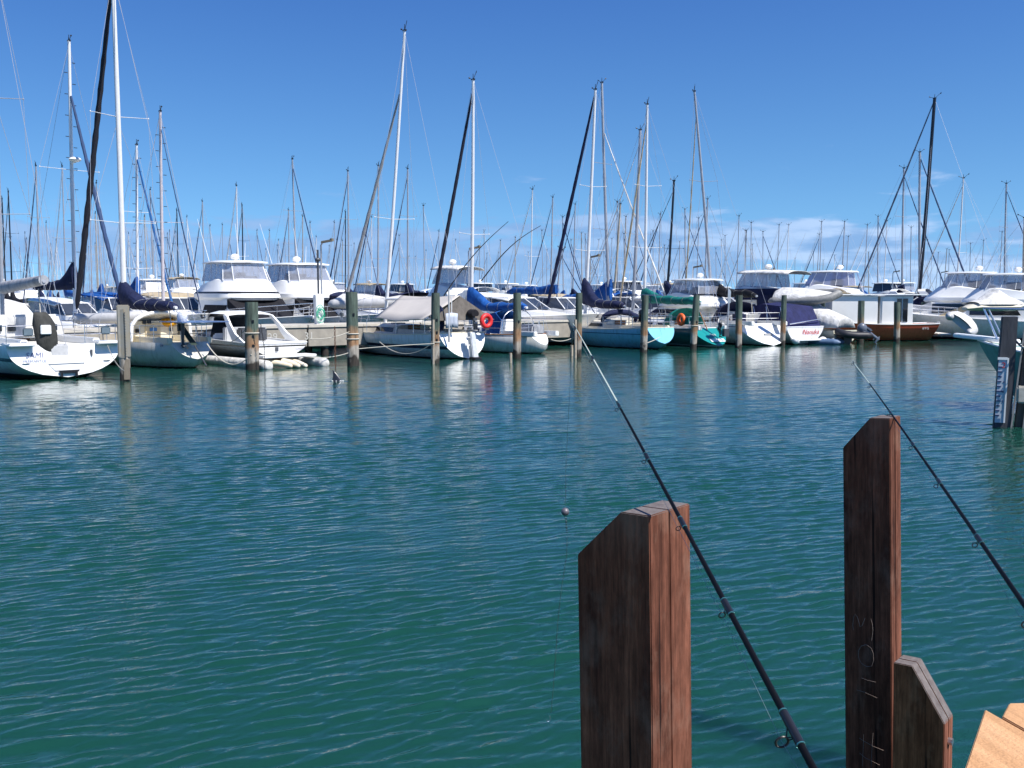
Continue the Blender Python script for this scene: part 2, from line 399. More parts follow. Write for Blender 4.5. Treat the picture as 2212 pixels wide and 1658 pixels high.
def rig(root, xm, zdeck, tip_local, mt, r=0.09, spread=((0.5, 0.9),), H=None, fore=None, fore_r=0.0, fore_m=None, fore_top=0.97, back=True, vane=True, wires=0.009, r_top=None, radome=None, steps=False, thin=False, shroud_x=None, fore_lo=0.05):
    base = Vector((xm, 0, zdeck)); tip = Vector(tip_local)
    mb = MB(); mb.tube([base.lerp(tip, i / 6) + Vector((-0.05 * math.sin(PI * i / 6), 0, 0)) for i in range(7)], r, r_top or r * 0.72, n=10, flat=0.75)
    mast = mb.build('mast', mt, root, smooth=True)
    if steps:
        sb = MB()
        for i in range(3, 26):
            q = base.lerp(tip, i / 27); s_ = 1 if i % 2 else -1
            sb.box(q + Vector((0, s_ * (r + .07), 0)), (.04, .16, .03))
        sb.build('mast_step', BLACK, mast)
    ends = []
    for i, (f, w) in enumerate(spread):
        q = base.lerp(tip, f); sb = MB()
        for s_ in (1, -1):
            e = q + Vector((-0.22, s_ * w, 0.05)); sb.tube([q, e], 0.032, 0.022, n=6, flat=0.5); sb.ball(e, .035, 6, 4)
        sb.build('spreader', mt if mt is not MASTT else MASTG, mast, smooth=True); ends.append((q, w))
    wb = MB(); cb = H.hb(0.5) * 0.93 if H else 1.4
    zs = H.sheer(0.5) if H else zdeck
    for s_ in (1, -1):
        pts = [tip - Vector((0, 0, 0.15))] + [q + Vector((-0.22, s_ * w, 0.05)) for q, w in reversed(ends)] + [Vector((xm - 0.15, s_ * cb, zs))]
        for a, b in zip(pts, pts[1:]): wb.tube([a, b], wires, n=4)
        if ends:
            q, w = ends[0]; wb.tube([q - Vector((0, 0, .15)), Vector((xm - 0.55, s_ * cb, zs))], wires, n=4)
            if len(ends) > 1: wb.tube([ends[1][0] - Vector((0, 0, .15)), q + Vector((-0.22, s_ * w, .05))], wires, n=4)
    if back: wb.tube([tip, Vector((0.15, 0, zs))], wires, n=4)
    if fore: wb.tube([tip if fore_top > .9 else base.lerp(tip, fore_top), Vector(fore)], wires, n=4)
    wb.build('standing_rigging', WIRE, root)
    if fore and fore_r:
        a = Vector(fore); b = base.lerp(tip, fore_top); fb = MB()
        rr = [0.5, 0.95, 1.0, 1.0, 0.98, 0.93, 0.88, 0.78, 0.66, 0.5]
        rs = []; d = (b - a).normalized(); u = d.cross(Vector((0, 1, 0))).normalized(); v = d.cross(u); K = 36
        for i in range(K + 1):
            s = fore_lo + (0.985 - fore_lo) * i / K; j = s * (len(rr) - 1); k0 = min(int(j), len(rr) - 2); q = rr[k0] + (rr[k0 + 1] - rr[k0]) * (j - k0)
            if i == 0: q = 0.35
            q *= fore_r * (1 + 0.10 * math.sin(i * 2.3)); c_ = a.lerp(b, s) - Vector((0, 0, .12 * math.sin(PI * s)))
            rs.append([c_ + u * (q * math.cos(2 * PI * k / 8 + i * .3)) + v * (q * math.sin(2 * PI * k / 8 + i * .3)) for k in range(8)])
        fb.rings(rs); fo = fb.build('furled_headsail', fore_m, root, smooth=True)
        db = MB(); db.tube([a.lerp(b, fore_lo * .4), a.lerp(b, fore_lo * .4 + .012)], 0.11, n=10); db.build('furling_drum', BLACK, fo, smooth=True)
    if vane:
        vb = MB(); t = tip
        vb.tube([t, t + Vector((0, 0, .3))], .022, .015, n=5); vb.box(t + Vector((0, 0, .02)), (.22, .09, .07))
        vb.tube([t, t + Vector((-.45, .2, .22))], .015, n=4); vb.slab([t + Vector((-.45, .2, .2)), t + Vector((-.6, .26, .22)), t + Vector((-.6, .26, .32)), t + Vector((-.5, .22, .27))], (0, .015, 0))
        vb.tube([t, t + Vector((.4, -.1, .15))], .014, n=4); vb.ball(t + Vector((.42, -.1, .17)), .045, 6, 4)
        vb.build('wind_vane', BLACK, mast)
    if radome:
        q = base.lerp(tip, radome) + Vector((.32, 0, 0)); rb = MB(); rb.ball(q, (.3, .3, .13), 14, 6); rb.box(q + Vector((-.2, 0, -.12)), (.4, .12, .06)); rb.build('radar_dome', WHITE, mast, smooth=True)
    return mast

def coach(root, H, xa, xb, h, wf=0.62, mt=None, zoff=-0.05, nose=0.35, win=3, winm=GLASS, wl=0.5, wh=0.16, wgap=None, top=None, whz=0.5):
    """cabin trunk with side windows"""
    mt = mt or WHITE; L_ = H.L
    def w(x): return H.hb(min(1, max(0, x / L_))) * wf
    za = H.sheer(xa / L_) + zoff; zb = H.sheer(xb / L_) + zoff; xm = xa + (xb - xa) * (1 - nose)
    zm = H.sheer(xm / L_) + zoff; ins = 0.86
    prof = [(xa, za, w(xa)), (xa - 0.05, za + h, w(xa) * ins), ((xa + xm) / 2, (za + zm) / 2 + h * 1.03, w((xa + xm) / 2) * ins), (xm, zm + h * 0.92, w(xm) * ins), (xb, zb + 0.06, w(xb) * 0.7), (xb, zb, w(xb) * .75), (xm, zm, w(xm)), ((xa + xm) / 2, (za + zm) / 2, w((xa + xm) / 2))]
    # split into quads down each side for clean shading
    mb = MB(); xs = [xa, (xa + xm) / 2, xm, xb]
    rs = []
    for x in xs:
        z = H.sheer(x / L_) + zoff; hh = {xa: h, xs[1]: h * 1.03, xm: h * .92, xb: .07}[x]; ww = w(x) * (0.8 if x == xb else 1)
        rs.append([(x, ww, z), (x, ww * ins, z + hh * .85), (x, ww * ins * .8, z + hh), (x, 0, z + hh * 1.05), (x, -ww * ins * .8, z + hh), (x, -ww * ins, z + hh * .85), (x, -ww, z)])
    mb.rings(rs); cab = mb.build('cabin', mt, root, bevel=0.0, smooth=True, angle=28)
    for i in range(win):
        x0 = xa + (xm - xa) * (0.10 + 0.85 * i / max(1, win)); x1 = min(x0 + wl, xm + .3)
        for s_ in (1, -1):
            gb = MB()
            def q(x, f):
                z = H.sheer(x / L_) + zoff; hh = h * (1 if x < xm else 0.9); ww = w(x) * (1 + (ins - 1) * f / .85); return Vector((x, s_ * (ww + 0.008), z + hh * f))
            fb = whz - wh / h / 2; ft = whz + wh / h / 2
            gb.slab([q(x0, fb), q(x1, fb), q(x1 - .03, ft), q(x0 + .03, ft)], (0, -s_ * 0.02, 0))
            gb.build('cabin_window', winm, cab)
    hb_ = MB(); hb_.box(((xa + xm) / 2, 0, H.sheer(.5) + zoff + h * 1.08), (0.5, 0.5, 0.06)); hb_.build('hatch', SMOKE, cab, bevel=.01)
    return cab

def sailboat(name, label, sx, sy, L_, hd, opts, group=None, cat='sailing boat'):
    root = empty(name, W(sx, sy), R(hd), label, cat, group)
    o = dict(B=3.2, s0=1.0, sm=0.95, s1=1.25, k0=0.1, draft=0.5, sw=0.75, rs=0.0, rb=1.3, hull=None, deck=DECKW, transom=None, rail=None, cab=(0.36, 0.76, 0.38), win=3, wl=0.9, wh=.17, cabm=WHITE, mast=None, n=2.3)
    o.update(opts)
    H = Hull(L_, o['B'], o['s0'], o['sm'], o['s1'], o['k0'], o['draft'], o['sw'], o['rs'], o['rb'], n=o['n'])
    H.build(root, o['hull'], o['deck'], o['transom'], rail=o['rail'])
    if o['cab']:
        a, b, h = o['cab']; coach(root, H, a * L_, b * L_, h, mt=o['cabm'], win=o['win'], wl=o['wl'], wh=o['wh'])
        # cockpit coaming
        cb = MB(); z = H.sheer(.2)
        for s_ in (1, -1): cb.prism([(0.07 * L_, z - .05, .11), (0.07 * L_, z + .10, .09), (a * L_, z + .24, .09), (a * L_, z - .05, .11)]) if False else cb.box((0.21 * L_, s_ * H.hb(.2) * .6, z + .07), ((a - .07) * L_, .22, .24))
        cb.build('coaming', o['cabm'], root, bevel=.03)
        hb_ = MB(); hb_.box((a * L_ - 0.05, 0, H.sheer(a) + h * .45), (.05, .65, h * .9)); hb_.build('companionway', o.get('door', TEAK), root)
    m = o['mast']
    if m:
        xm = m['x'] * L_; basew = to_world(root, (xm, 0, H.sheer(m['x'])))
        tipw = P(m['tip'][0], m['tip'][1], basew.y) if 'tip' in m else None
        tl = to_local(root, tipw) if tipw else Vector((xm - m.get('rake', .3), 0, m['h']))
        if tipw: tl.y *= 1.0
        fore = Vector((L_ * m.get('fx', 0.985), 0, H.sheer(1) + 0.05))
        rig(root, xm, H.sheer(m['x']) + (o['cab'][2] if o['cab'] and o['cab'][0] < m['x'] < o['cab'][1] else 0) - .05, tl, m.get('m', MASTW), m.get('r', .09), m.get('spread', ((.5, .9),)), H, fore, m.get('fr', 0), m.get('fm'), m.get('ft', .97), radome=m.get('radome'), steps=m.get('steps'), fore_lo=m.get('flo', .05))
        bm_ = o.get('boom')
        if bm_:
            zb = bm_['z']; bb = MB(); bb.tube([(xm - .12, 0, zb), (xm - bm_['len'] - .15, 0, zb + bm_.get('rise', .0))], .06, n=8)
            bo = bb.build('boom', m.get('m', MASTW), root, smooth=True)
            if bm_.get('cover'): sail_cover(bo, xm, zb, bm_['len'], bm_['cover'], bm_.get('col', 1.2), bm_.get('th', .17), droop=bm_.get('droop', 0), rise=bm_.get('rise', 0), seed=sx)
            sb = MB(); sb.tube([(xm - bm_['len'] * .9, 0, zb), (xm - bm_['len'] * .95, 0, H.sheer(.1) + .1)], .02, n=5); sb.build('mainsheet', ROPEW, root)
    if o.get('rails', True): rails(root, H)
    return root, H

# ---------------------------------------------------------------- flybridge cruiser, bow forward
def enclosure(parent, x0, x1, w0, w1, z0, z1, slope_f=0.35, slope_a=0.1, mt=CLEAR, posts=2, name='clear_screen', frame=WHITE, fr=.022):
    """transparent upright curtain between a coaming and a roof"""
    bot = [(x0, w0), (x1 - .5, w0), (x1, w0 * .72), (x1, -w0 * .72), (x1 - .5, -w0), (x0, -w0)]
    top = [(x0 + slope_a, w1), (x1 - .45 - slope_f, w1), (x1 - slope_f, w1 * .75), (x1 - slope_f, -w1 * .75), (x1 - .45 - slope_f, -w1), (x0 + slope_a, -w1)]
    mb = MB(); mb.rings([[(x, y, z0) for x, y in bot], [(x, y, z1) for x, y in top]], cap=False, closed=True)
    o = mb.build(name, mt, parent)
    fb = MB()
    for (a, b), (c, d) in zip(bot, top): fb.tube([(a, b, z0), (c, d, z1)], fr, n=5)
    for k in range(1, posts + 1):
        for s_ in (1, -1):
            f = k / (posts + 1); xa = x0 + (x1 - .5 - x0) * f; xb = x0 + slope_a + (x1 - .45 - slope_f - x0 - slope_a) * f
            fb.tube([(xa, s_ * w0, z0), (xb, s_ * w1, z1)], fr, n=5)
    fb.build('frame', frame, o, smooth=True)
    return o

def hardtop(parent, x0, x1, w, z, th=0.12, mt=WHITE, up=0.0, name='hardtop', bev=.05):
    mb = MB(); rs = []
    for s, k in ((0, .82), (.06, .94), (.5, 1), (.9, .92), (1, .7)):
        x = x0 + (x1 - x0) * s; ww = w * k; zz = z + up * s + .05 * math.sin(PI * s)
        rs.append([(x, ww, zz), (x, ww * .97, zz + th * .6), (x, ww * .6, zz + th), (x, 0, zz + th * 1.15), (x, -ww * .6, zz + th), (x, -ww * .97, zz + th * .6), (x, -ww, zz), (x, 0, zz + .03)])
    mb.rings(rs); return mb.build(name, mt, parent, smooth=True, angle=50)

def cruiser(name, label, loc, rz, L_=12.5, B=4.2, fb=1.7, band=True, screen=BLKC, tint=CLEAR, top='hard', opts=None, far=False, group=None, topm=None, hullm=None, fly=True, s=1.0):
    root = empty(name, loc, rz, label, 'motor boat', group); root.scale = (s, s, s)
    H = Hull(L_, B, fb * .72, fb * .85, fb * 1.15, -.3, .7, .92, -.05, 2.0, n=1.5, bp=2.4)
    H.build(root, hullm or M_CRU, WHITE, None, rail=None if far else WHITE, N_=12 if far else 24, M_=5 if far else 8)
    zd = H.sheer(.4)
    # saloon: raked screen, dark glass band, cover
    hs = 1.0 + max(0, (1.8 - fb)) * .85; x1 = .66 * L_; x0 = .2 * L_; w = B * .40
    mb = MB(); mb.rings([[(x, s_ * ww, z) for s_, ww, z in ((1, wb, zd - .1), (1, wt, zt), (-1, wt, zt), (-1, wb, zd - .1))] for x, wb, wt, zt in ((x0, w, w * .92, zd + hs), (.5 * L_, w, w * .9, zd + hs), (x1, w * .78, w * .7, zd + .22), (x1 + .5, w * .5, w * .4, zd + .02))])
    sal = mb.build('saloon', WHITE, root, smooth=True, angle=30)
    gb = MB()
    for s_ in (1, -1):
        gb.slab([(x0 + .5, s_ * (w * .98 + .012), zd + .3), (.5 * L_, s_ * (w * .975 + .015), zd + .3), (.5 * L_, s_ * (w * .92 + .015), zd + .95), (x0 + .9, s_ * (w * .935 + .015), zd + .95)], (0, s_ * .01, 0))
    gb.build('saloon_window', BLKC if screen is BLKC else GLASS, sal)
    # windscreen (often under a fitted dark cover)
    wb = MB(); e = .03
    wb.rings([[(.5 * L_ + e, w * .93, zd + .42), (.5 * L_ + e, w * .91 + e, zd + hs + e), (.5 * L_ + e, -w * .91 - e, zd + hs + e), (.5 * L_ + e, -w * .93, zd + .42)],
              [(x1 + .02, w * .78 + e, zd + .20), (x1, w * .73 + e, zd + .27), (x1, -w * .73 - e, zd + .27), (x1 + .02, -w * .78 - e, zd + .20)]])
    wb.build('windscreen_cover' if screen is BLKC or screen is NAVY else 'windscreen', screen, sal, smooth=True, angle=30)
    zt = zd + hs
    if fly:
        # flybridge coaming: sweeping white moulding
        fx1 = .56 * L_; fw = B * .40
        def plan(xa, xf, w_, z_, za=0.0):
            pts = [(xa, .72), (xa + .4, .97), (xa + (xf - xa) * .35, 1), (xf - 1.5, .99), (xf - .7, .86), (xf - .18, .58), (xf, .25)]
            ring = [(x, w_ * k, z_ + za * max(0, 1 - (x - xa) / 2.2)) for x, k in pts]
            return ring + [(x, -y, z) for x, y, z in reversed(ring)]
        FH = 1.12
        mb = MB(); mb.rings([plan(.15 * L_, fx1 - .15, fw * .93, zt - .05), plan(.13 * L_, fx1, fw, zt + .10), plan(.13 * L_, fx1 - .12, fw, zt + .32), plan(.14 * L_, fx1 - .25, fw * .965, zt + .42), plan(.17 * L_, fx1 - .85, fw * .90, zt + FH - .16, -.35), plan(.17 * L_, fx1 - .98, fw * .885, zt + FH - .06, -.35), plan(.18 * L_, fx1 - 1.05, fw * .83, zt + FH, -.35)])
        fl = mb.build('flybridge', WHITE, root, smooth=True, angle=30)
        if band:
            bb = MB(); bb.rings([plan(.13 * L_ - .005, fx1 - .115, fw + .008, zt + .325), plan(.14 * L_ - .01, fx1 - .235, fw * .965 + .012, zt + .425)], cap=False); bb.build('dark_stripe', BLACK, fl)
        zc = zt + FH; hh = .88
        if top == 'hard':
            enclosure(fl, .20 * L_, .465 * L_, fw * .80, fw * .68, zc - .10, zc + hh, .50, .12, tint, posts=1 if far else 2)
            hardtop(fl, .18 * L_, .445 * L_, fw * .82, zc + hh, mt=topm or WHITE)
            ib = MB(); ib.box((.27 * L_, .5, zc + .1), (.5, .5, .6)); ib.box((.31 * L_, -.5, zc + .1), (.5, .5, .6)); ib.box((.40 * L_, 0, zc), (.4, 1.4, .35)); ib.build('helm_seat', DGREY, fl, bevel=.05)
            if not far:
                lb = MB()
                for s_ in (.25, .55): lb.tube([(.09 * L_, s_, zd + .3), (.17 * L_, s_, zc + .9)], .02, n=5)
                for i in range(7): f = i / 7; lb.tube([(.09 * L_ + .08 * L_ * f, .25, zd + .3 + (zc + .6 - zd) * f), (.09 * L_ + .08 * L_ * f, .55, zd + .3 + (zc + .6 - zd) * f)], .02, n=5)
                lb.build('ladder', STEEL, fl)
        elif top == 'bimini':
            canopy(fl, .06 * L_, .43 * L_, fw * .85, zc + .95, zc + 1.05, .25, topm or WHTC, drop=3)
            enclosure(fl, .2 * L_, .465 * L_, fw * .80, fw * .72, zc - .10, zc + .85, .6, .12, tint, posts=1)
        # radar, antennas, outriggers
        ab = MB(); ab.ball((.27 * L_, .2, zc + hh + .4), (.26, .26, .18), 12, 6); ab.tube([(.27 * L_, .2, zc + hh + .1), (.27 * L_, .2, zc + hh + .3)], .06, n=6); ab.build('radar_dome', WHITE, fl, smooth=True)
        ab = MB()
        for dx, y, l_, ln in ((.2, .9, 2.4, -.9), (.2, -.9, 2.6, -1.2), (.3, .6, 1.2, -.1)): ab.tube([(dx * L_, y, zc + hh * .95), (dx * L_ + ln, y * 1.2, zc + hh + l_)], .018, .008, n=4)
        ab.build('antenna', WHITE, fl)
    if not far:
        # bow rail
        rb = MB(); tt = [.56, .66, .76, .86, .95, 1.0]
        for dz in (.62, .34):
            pts = [H.pt(t, 1, 1) + Vector((0 if t < 1 else .25, -.08 * (t < 1), dz)) for t in tt]; pts += [Vector((p.x, -p.y, p.z)) for p in reversed(pts)]
            rb.tube(pts, .018, n=5)
        for t in tt[:-1]:
            for s_ in (1, -1): q = H.pt(t, 1, s_); rb.tube([q + Vector((0, -s_ * .08, 0)), q + Vector((.06, -s_ * .08, .62))], .014, n=4)
        rb.build('bow_rail', STEEL, root, smooth=True)
        pb = MB(); pb.box((L_ + .15, 0, H.sheer(1) - .05), (.9, .45, .1)); pb.build('bow_sprit', WHITE, root, bevel=.02)
    return root, H
M_CRU = hull_mat('cruiser_hull', (.80, .80, .80), (.03, .03, .05), (.01, .012, .02), .08, dirt=.05)
# ---------------------------------------------------------------- camera, light, sky
cam = bpy.data.cameras.new('camera'); cam.sensor_width = 36; cam.lens = 36 * FPX / 2212; cam.clip_end = 20000; cam.clip_start = 0.05
co = bpy.data.objects.new('camera', cam); col.objects.link(co); co.location = (0, 0, CAMH); co.rotation_euler = (PI / 2 - PITCH, 0, 0)
scene.camera = co
SUN_AZ = Vector((0.785, -0.619)); SUN_EL = R(52)
sd = Vector((SUN_AZ.x * math.cos(SUN_EL), SUN_AZ.y * math.cos(SUN_EL), math.sin(SUN_EL)))
sl = bpy.data.lights.new('sun', 'SUN'); sl.energy = 4.4; sl.angle = R(0.5); sl.color = (1, 0.96, 0.9)
so = bpy.data.objects.new('sun', sl); col.objects.link(so); so.rotation_euler = sd.to_track_quat('Z', 'Y').to_euler()
w = bpy.data.worlds.new('World'); scene.world = w; w.use_nodes = True
nt = w.node_tree; bg = nt.nodes['Background']
sky = N(nt, 'ShaderNodeTexSky', sky_type='NISHITA'); sky.sun_disc = False; sky.sun_elevation = SUN_EL
sky.sun_rotation = math.atan2(SUN_AZ.x, SUN_AZ.y); sky.air_density = 1.0; sky.dust_density = 0.3; sky.ozone_density = 3.0
hs = N(nt, 'ShaderNodeHueSaturation'); hs.inputs['Saturation'].default_value = 1.25; L(nt, sky.outputs[0], hs.inputs['Color'])
tc0 = N(nt, 'ShaderNodeTexCoord'); lift = N(nt, 'ShaderNodeMapping'); lift.inputs['Location'].default_value = (0, 0, 0.15); L(nt, tc0.outputs['Generated'], lift.inputs[0])
nv = N(nt, 'ShaderNodeVectorMath', operation='NORMALIZE'); L(nt, lift.outputs[0], nv.inputs[0]); L(nt, nv.outputs[0], sky.inputs['Vector'])   # clear sea air: little yellow haze at the horizon
zs = N(nt, 'ShaderNodeSeparateXYZ'); L(nt, tc0.outputs['Generated'], zs.inputs[0]); zr = N(nt, 'ShaderNodeMapRange'); zr.inputs['From Min'].default_value = .08; zr.inputs['From Max'].default_value = .28; L(nt, zs.outputs['Z'], zr.inputs['Value'])
tn = N(nt, 'ShaderNodeMix', data_type='RGBA'); tn.inputs[6].default_value = (.95, 1, .97, 1); tn.inputs[7].default_value = (.68, .73, .92, 1); L(nt, zr.outputs[0], tn.inputs[0])
deep = N(nt, 'ShaderNodeMix', data_type='RGBA', blend_type='MULTIPLY'); deep.inputs[0].default_value = 1; L(nt, hs.outputs[0], deep.inputs[6]); L(nt, tn.outputs[2], deep.inputs[7])
# low fair-weather clouds, laid out by direction
tc = N(nt, 'ShaderNodeTexCoord'); sx = N(nt, 'ShaderNodeSeparateXYZ'); L(nt, tc.outputs['Generated'], sx.inputs[0])
dv = N(nt, 'ShaderNodeMath', operation='ADD'); dv.inputs[1].default_value = 0.06; L(nt, sx.outputs['Z'], dv.inputs[0])
inv = N(nt, 'ShaderNodeMath', operation='DIVIDE'); inv.inputs[0].default_value = 0.35; L(nt, dv.outputs[0], inv.inputs[1])
cx = N(nt, 'ShaderNodeMath', operation='MULTIPLY'); L(nt, sx.outputs['X'], cx.inputs[0]); L(nt, inv.outputs[0], cx.inputs[1])
cy = N(nt, 'ShaderNodeMath', operation='MULTIPLY'); L(nt, sx.outputs['Y'], cy.inputs[0]); L(nt, inv.outputs[0], cy.inputs[1])
cv = N(nt, 'ShaderNodeVectorMath', operation='MULTIPLY'); L(nt, tc.outputs['Generated'], cv.inputs[0]); cv.inputs[1].default_value = (5.0, 5.0, 22.0)
cn = N(nt, 'ShaderNodeTexNoise', Scale=1.7, Detail=9.0, Roughness=0.58); cn.inputs['Distortion'].default_value = 0.25; L(nt, cv.outputs[0], cn.inputs['Vector'])
def mrange(src, a, b, c=0.0, d=1.0, smooth=True):
    m_ = N(nt, 'ShaderNodeMapRange'); m_.interpolation_type = 'SMOOTHSTEP' if smooth else 'LINEAR'
    m_.inputs['From Min'].default_value = a; m_.inputs['From Max'].default_value = b; m_.inputs['To Min'].default_value = c; m_.inputs['To Max'].default_value = d
    L(nt, src, m_.inputs['Value']); return m_.outputs[0]
thr = mrange(sx.outputs['Z'], 0.048, 0.105, 0.325, 0.64)
df = N(nt, 'ShaderNodeMath', operation='SUBTRACT'); L(nt, cn.outputs['Fac'], df.inputs[0]); L(nt, thr, df.inputs[1])
cov = mrange(df.outputs[0], -0.01, 0.13, 0.0, 0.70)
top_ = mrange(sx.outputs['Z'], 0.10, 0.16, 1.0, 0.0)
cm = N(nt, 'ShaderNodeMath', operation='MULTIPLY'); L(nt, cov, cm.inputs[0]); L(nt, top_, cm.inputs[1])
cn2 = N(nt, 'ShaderNodeTexNoise', Scale=3.4, Detail=6.0); L(nt, cv.outputs[0], cn2.inputs['Vector'])
lit = mrange(cn2.outputs['Fac'], 0.42, 0.64)
right = mrange(sx.outputs['X'], -0.1, 0.4, 0.25, 1.0)
lm = N(nt, 'ShaderNodeMath', operation='MULTIPLY'); L(nt, lit, lm.inputs[0]); L(nt, right, lm.inputs[1])
ccol = N(nt, 'ShaderNodeMix', data_type='RGBA'); ccol.inputs[6].default_value = (1.55, 2.55, 4.5, 1); ccol.inputs[7].default_value = (3.6, 4.5, 6.2, 1); L(nt, lm.outputs[0], ccol.inputs[0])
mix = N(nt, 'ShaderNodeMix', data_type='RGBA'); L(nt, cm.outputs[0], mix.inputs[0]); L(nt, deep.outputs[2], mix.inputs[6]); L(nt, ccol.outputs[2], mix.inputs[7])
L(nt, mix.outputs[2], bg.inputs['Color']); bg.inputs['Strength'].default_value = 0.105
scene.view_settings.view_transform = 'Standard'; scene.view_settings.look = 'None'; scene.view_settings.gamma = 1; scene.view_settings.exposure = 0.75
scene.render.engine = 'CYCLES'; scene.cycles.use_denoising = True; scene.cycles.max_bounces = 6; scene.cycles.transparent_max_bounces = 12
scene.cycles.caustics_reflective = False; scene.cycles.caustics_refractive = False

# ---------------------------------------------------------------- water
m, nt, b = nodes_of('harbour_water')
tc = N(nt, 'ShaderNodeTexCoord'); OBJ = tc.outputs['Object']
def wmap(rot, sc):
    mp0 = N(nt, 'ShaderNodeMapping'); mp0.vector_type = 'TEXTURE'; mp0.inputs['Rotation'].default_value = (0, 0, rot); mp0.inputs['Scale'].default_value = sc; L(nt, OBJ, mp0.inputs[0]); return mp0.outputs[0]
def wnoise(rot, sc, scale, det=3.0, dist=0.0, ridge=False):
    n_ = N(nt, 'ShaderNodeTexNoise', Scale=scale, Detail=det, Roughness=0.55); n_.inputs['Distortion'].default_value = dist; L(nt, wmap(rot, sc), n_.inputs['Vector']); return n_.outputs['Fac']
def madd(a, b_, k):
    q = N(nt, 'ShaderNodeMath', operation='MULTIPLY_ADD'); L(nt, a, q.inputs[0]); q.inputs[1].default_value = k
    if b_ is None: q.inputs[2].default_value = 0
    else: L(nt, b_, q.inputs[2])
    return q.outputs[0]
h = madd(wnoise(R(30), (2.6, 1, 1), 13.0, 3.0, 0.4), None, 0.0042)      # fine ripple over the modelled waves
h = madd(wnoise(R(-12), (1.8, 1, 1), 30.0, 2.0, 0.3), h, 0.0010)
bp = N(nt, 'ShaderNodeBump', Strength=1.0, Distance=1.0); L(nt, h, bp.inputs['Height']); L(nt, bp.outputs[0], b.inputs['Normal'])
pn = N(nt, 'ShaderNodeTexNoise', Scale=0.12, Detail=3.0); L(nt, OBJ, pn.inputs['Vector'])
cc = N(nt, 'ShaderNodeMix', data_type='RGBA'); cc.inputs[6].default_value = (0.0055, 0.041, 0.031, 1); cc.inputs[7].default_value = (0.0075, 0.051, 0.035, 1); L(nt, pn.outputs['Fac'], cc.inputs[0]); L(nt, cc.outputs[2], b.inputs['Base Color'])
b.inputs['Roughness'].default_value = 0.05; b.inputs['IOR'].default_value = 1.36
b.subsurface_method = 'BURLEY'; b.inputs['Subsurface Weight'].default_value = 1.0; b.inputs['Subsurface Scale'].default_value = 1.2; b.inputs['Subsurface Radius'].default_value = (1, 1, 1)   # light spreads through the water, so shadows on it are soft
WATER = m
import numpy as np
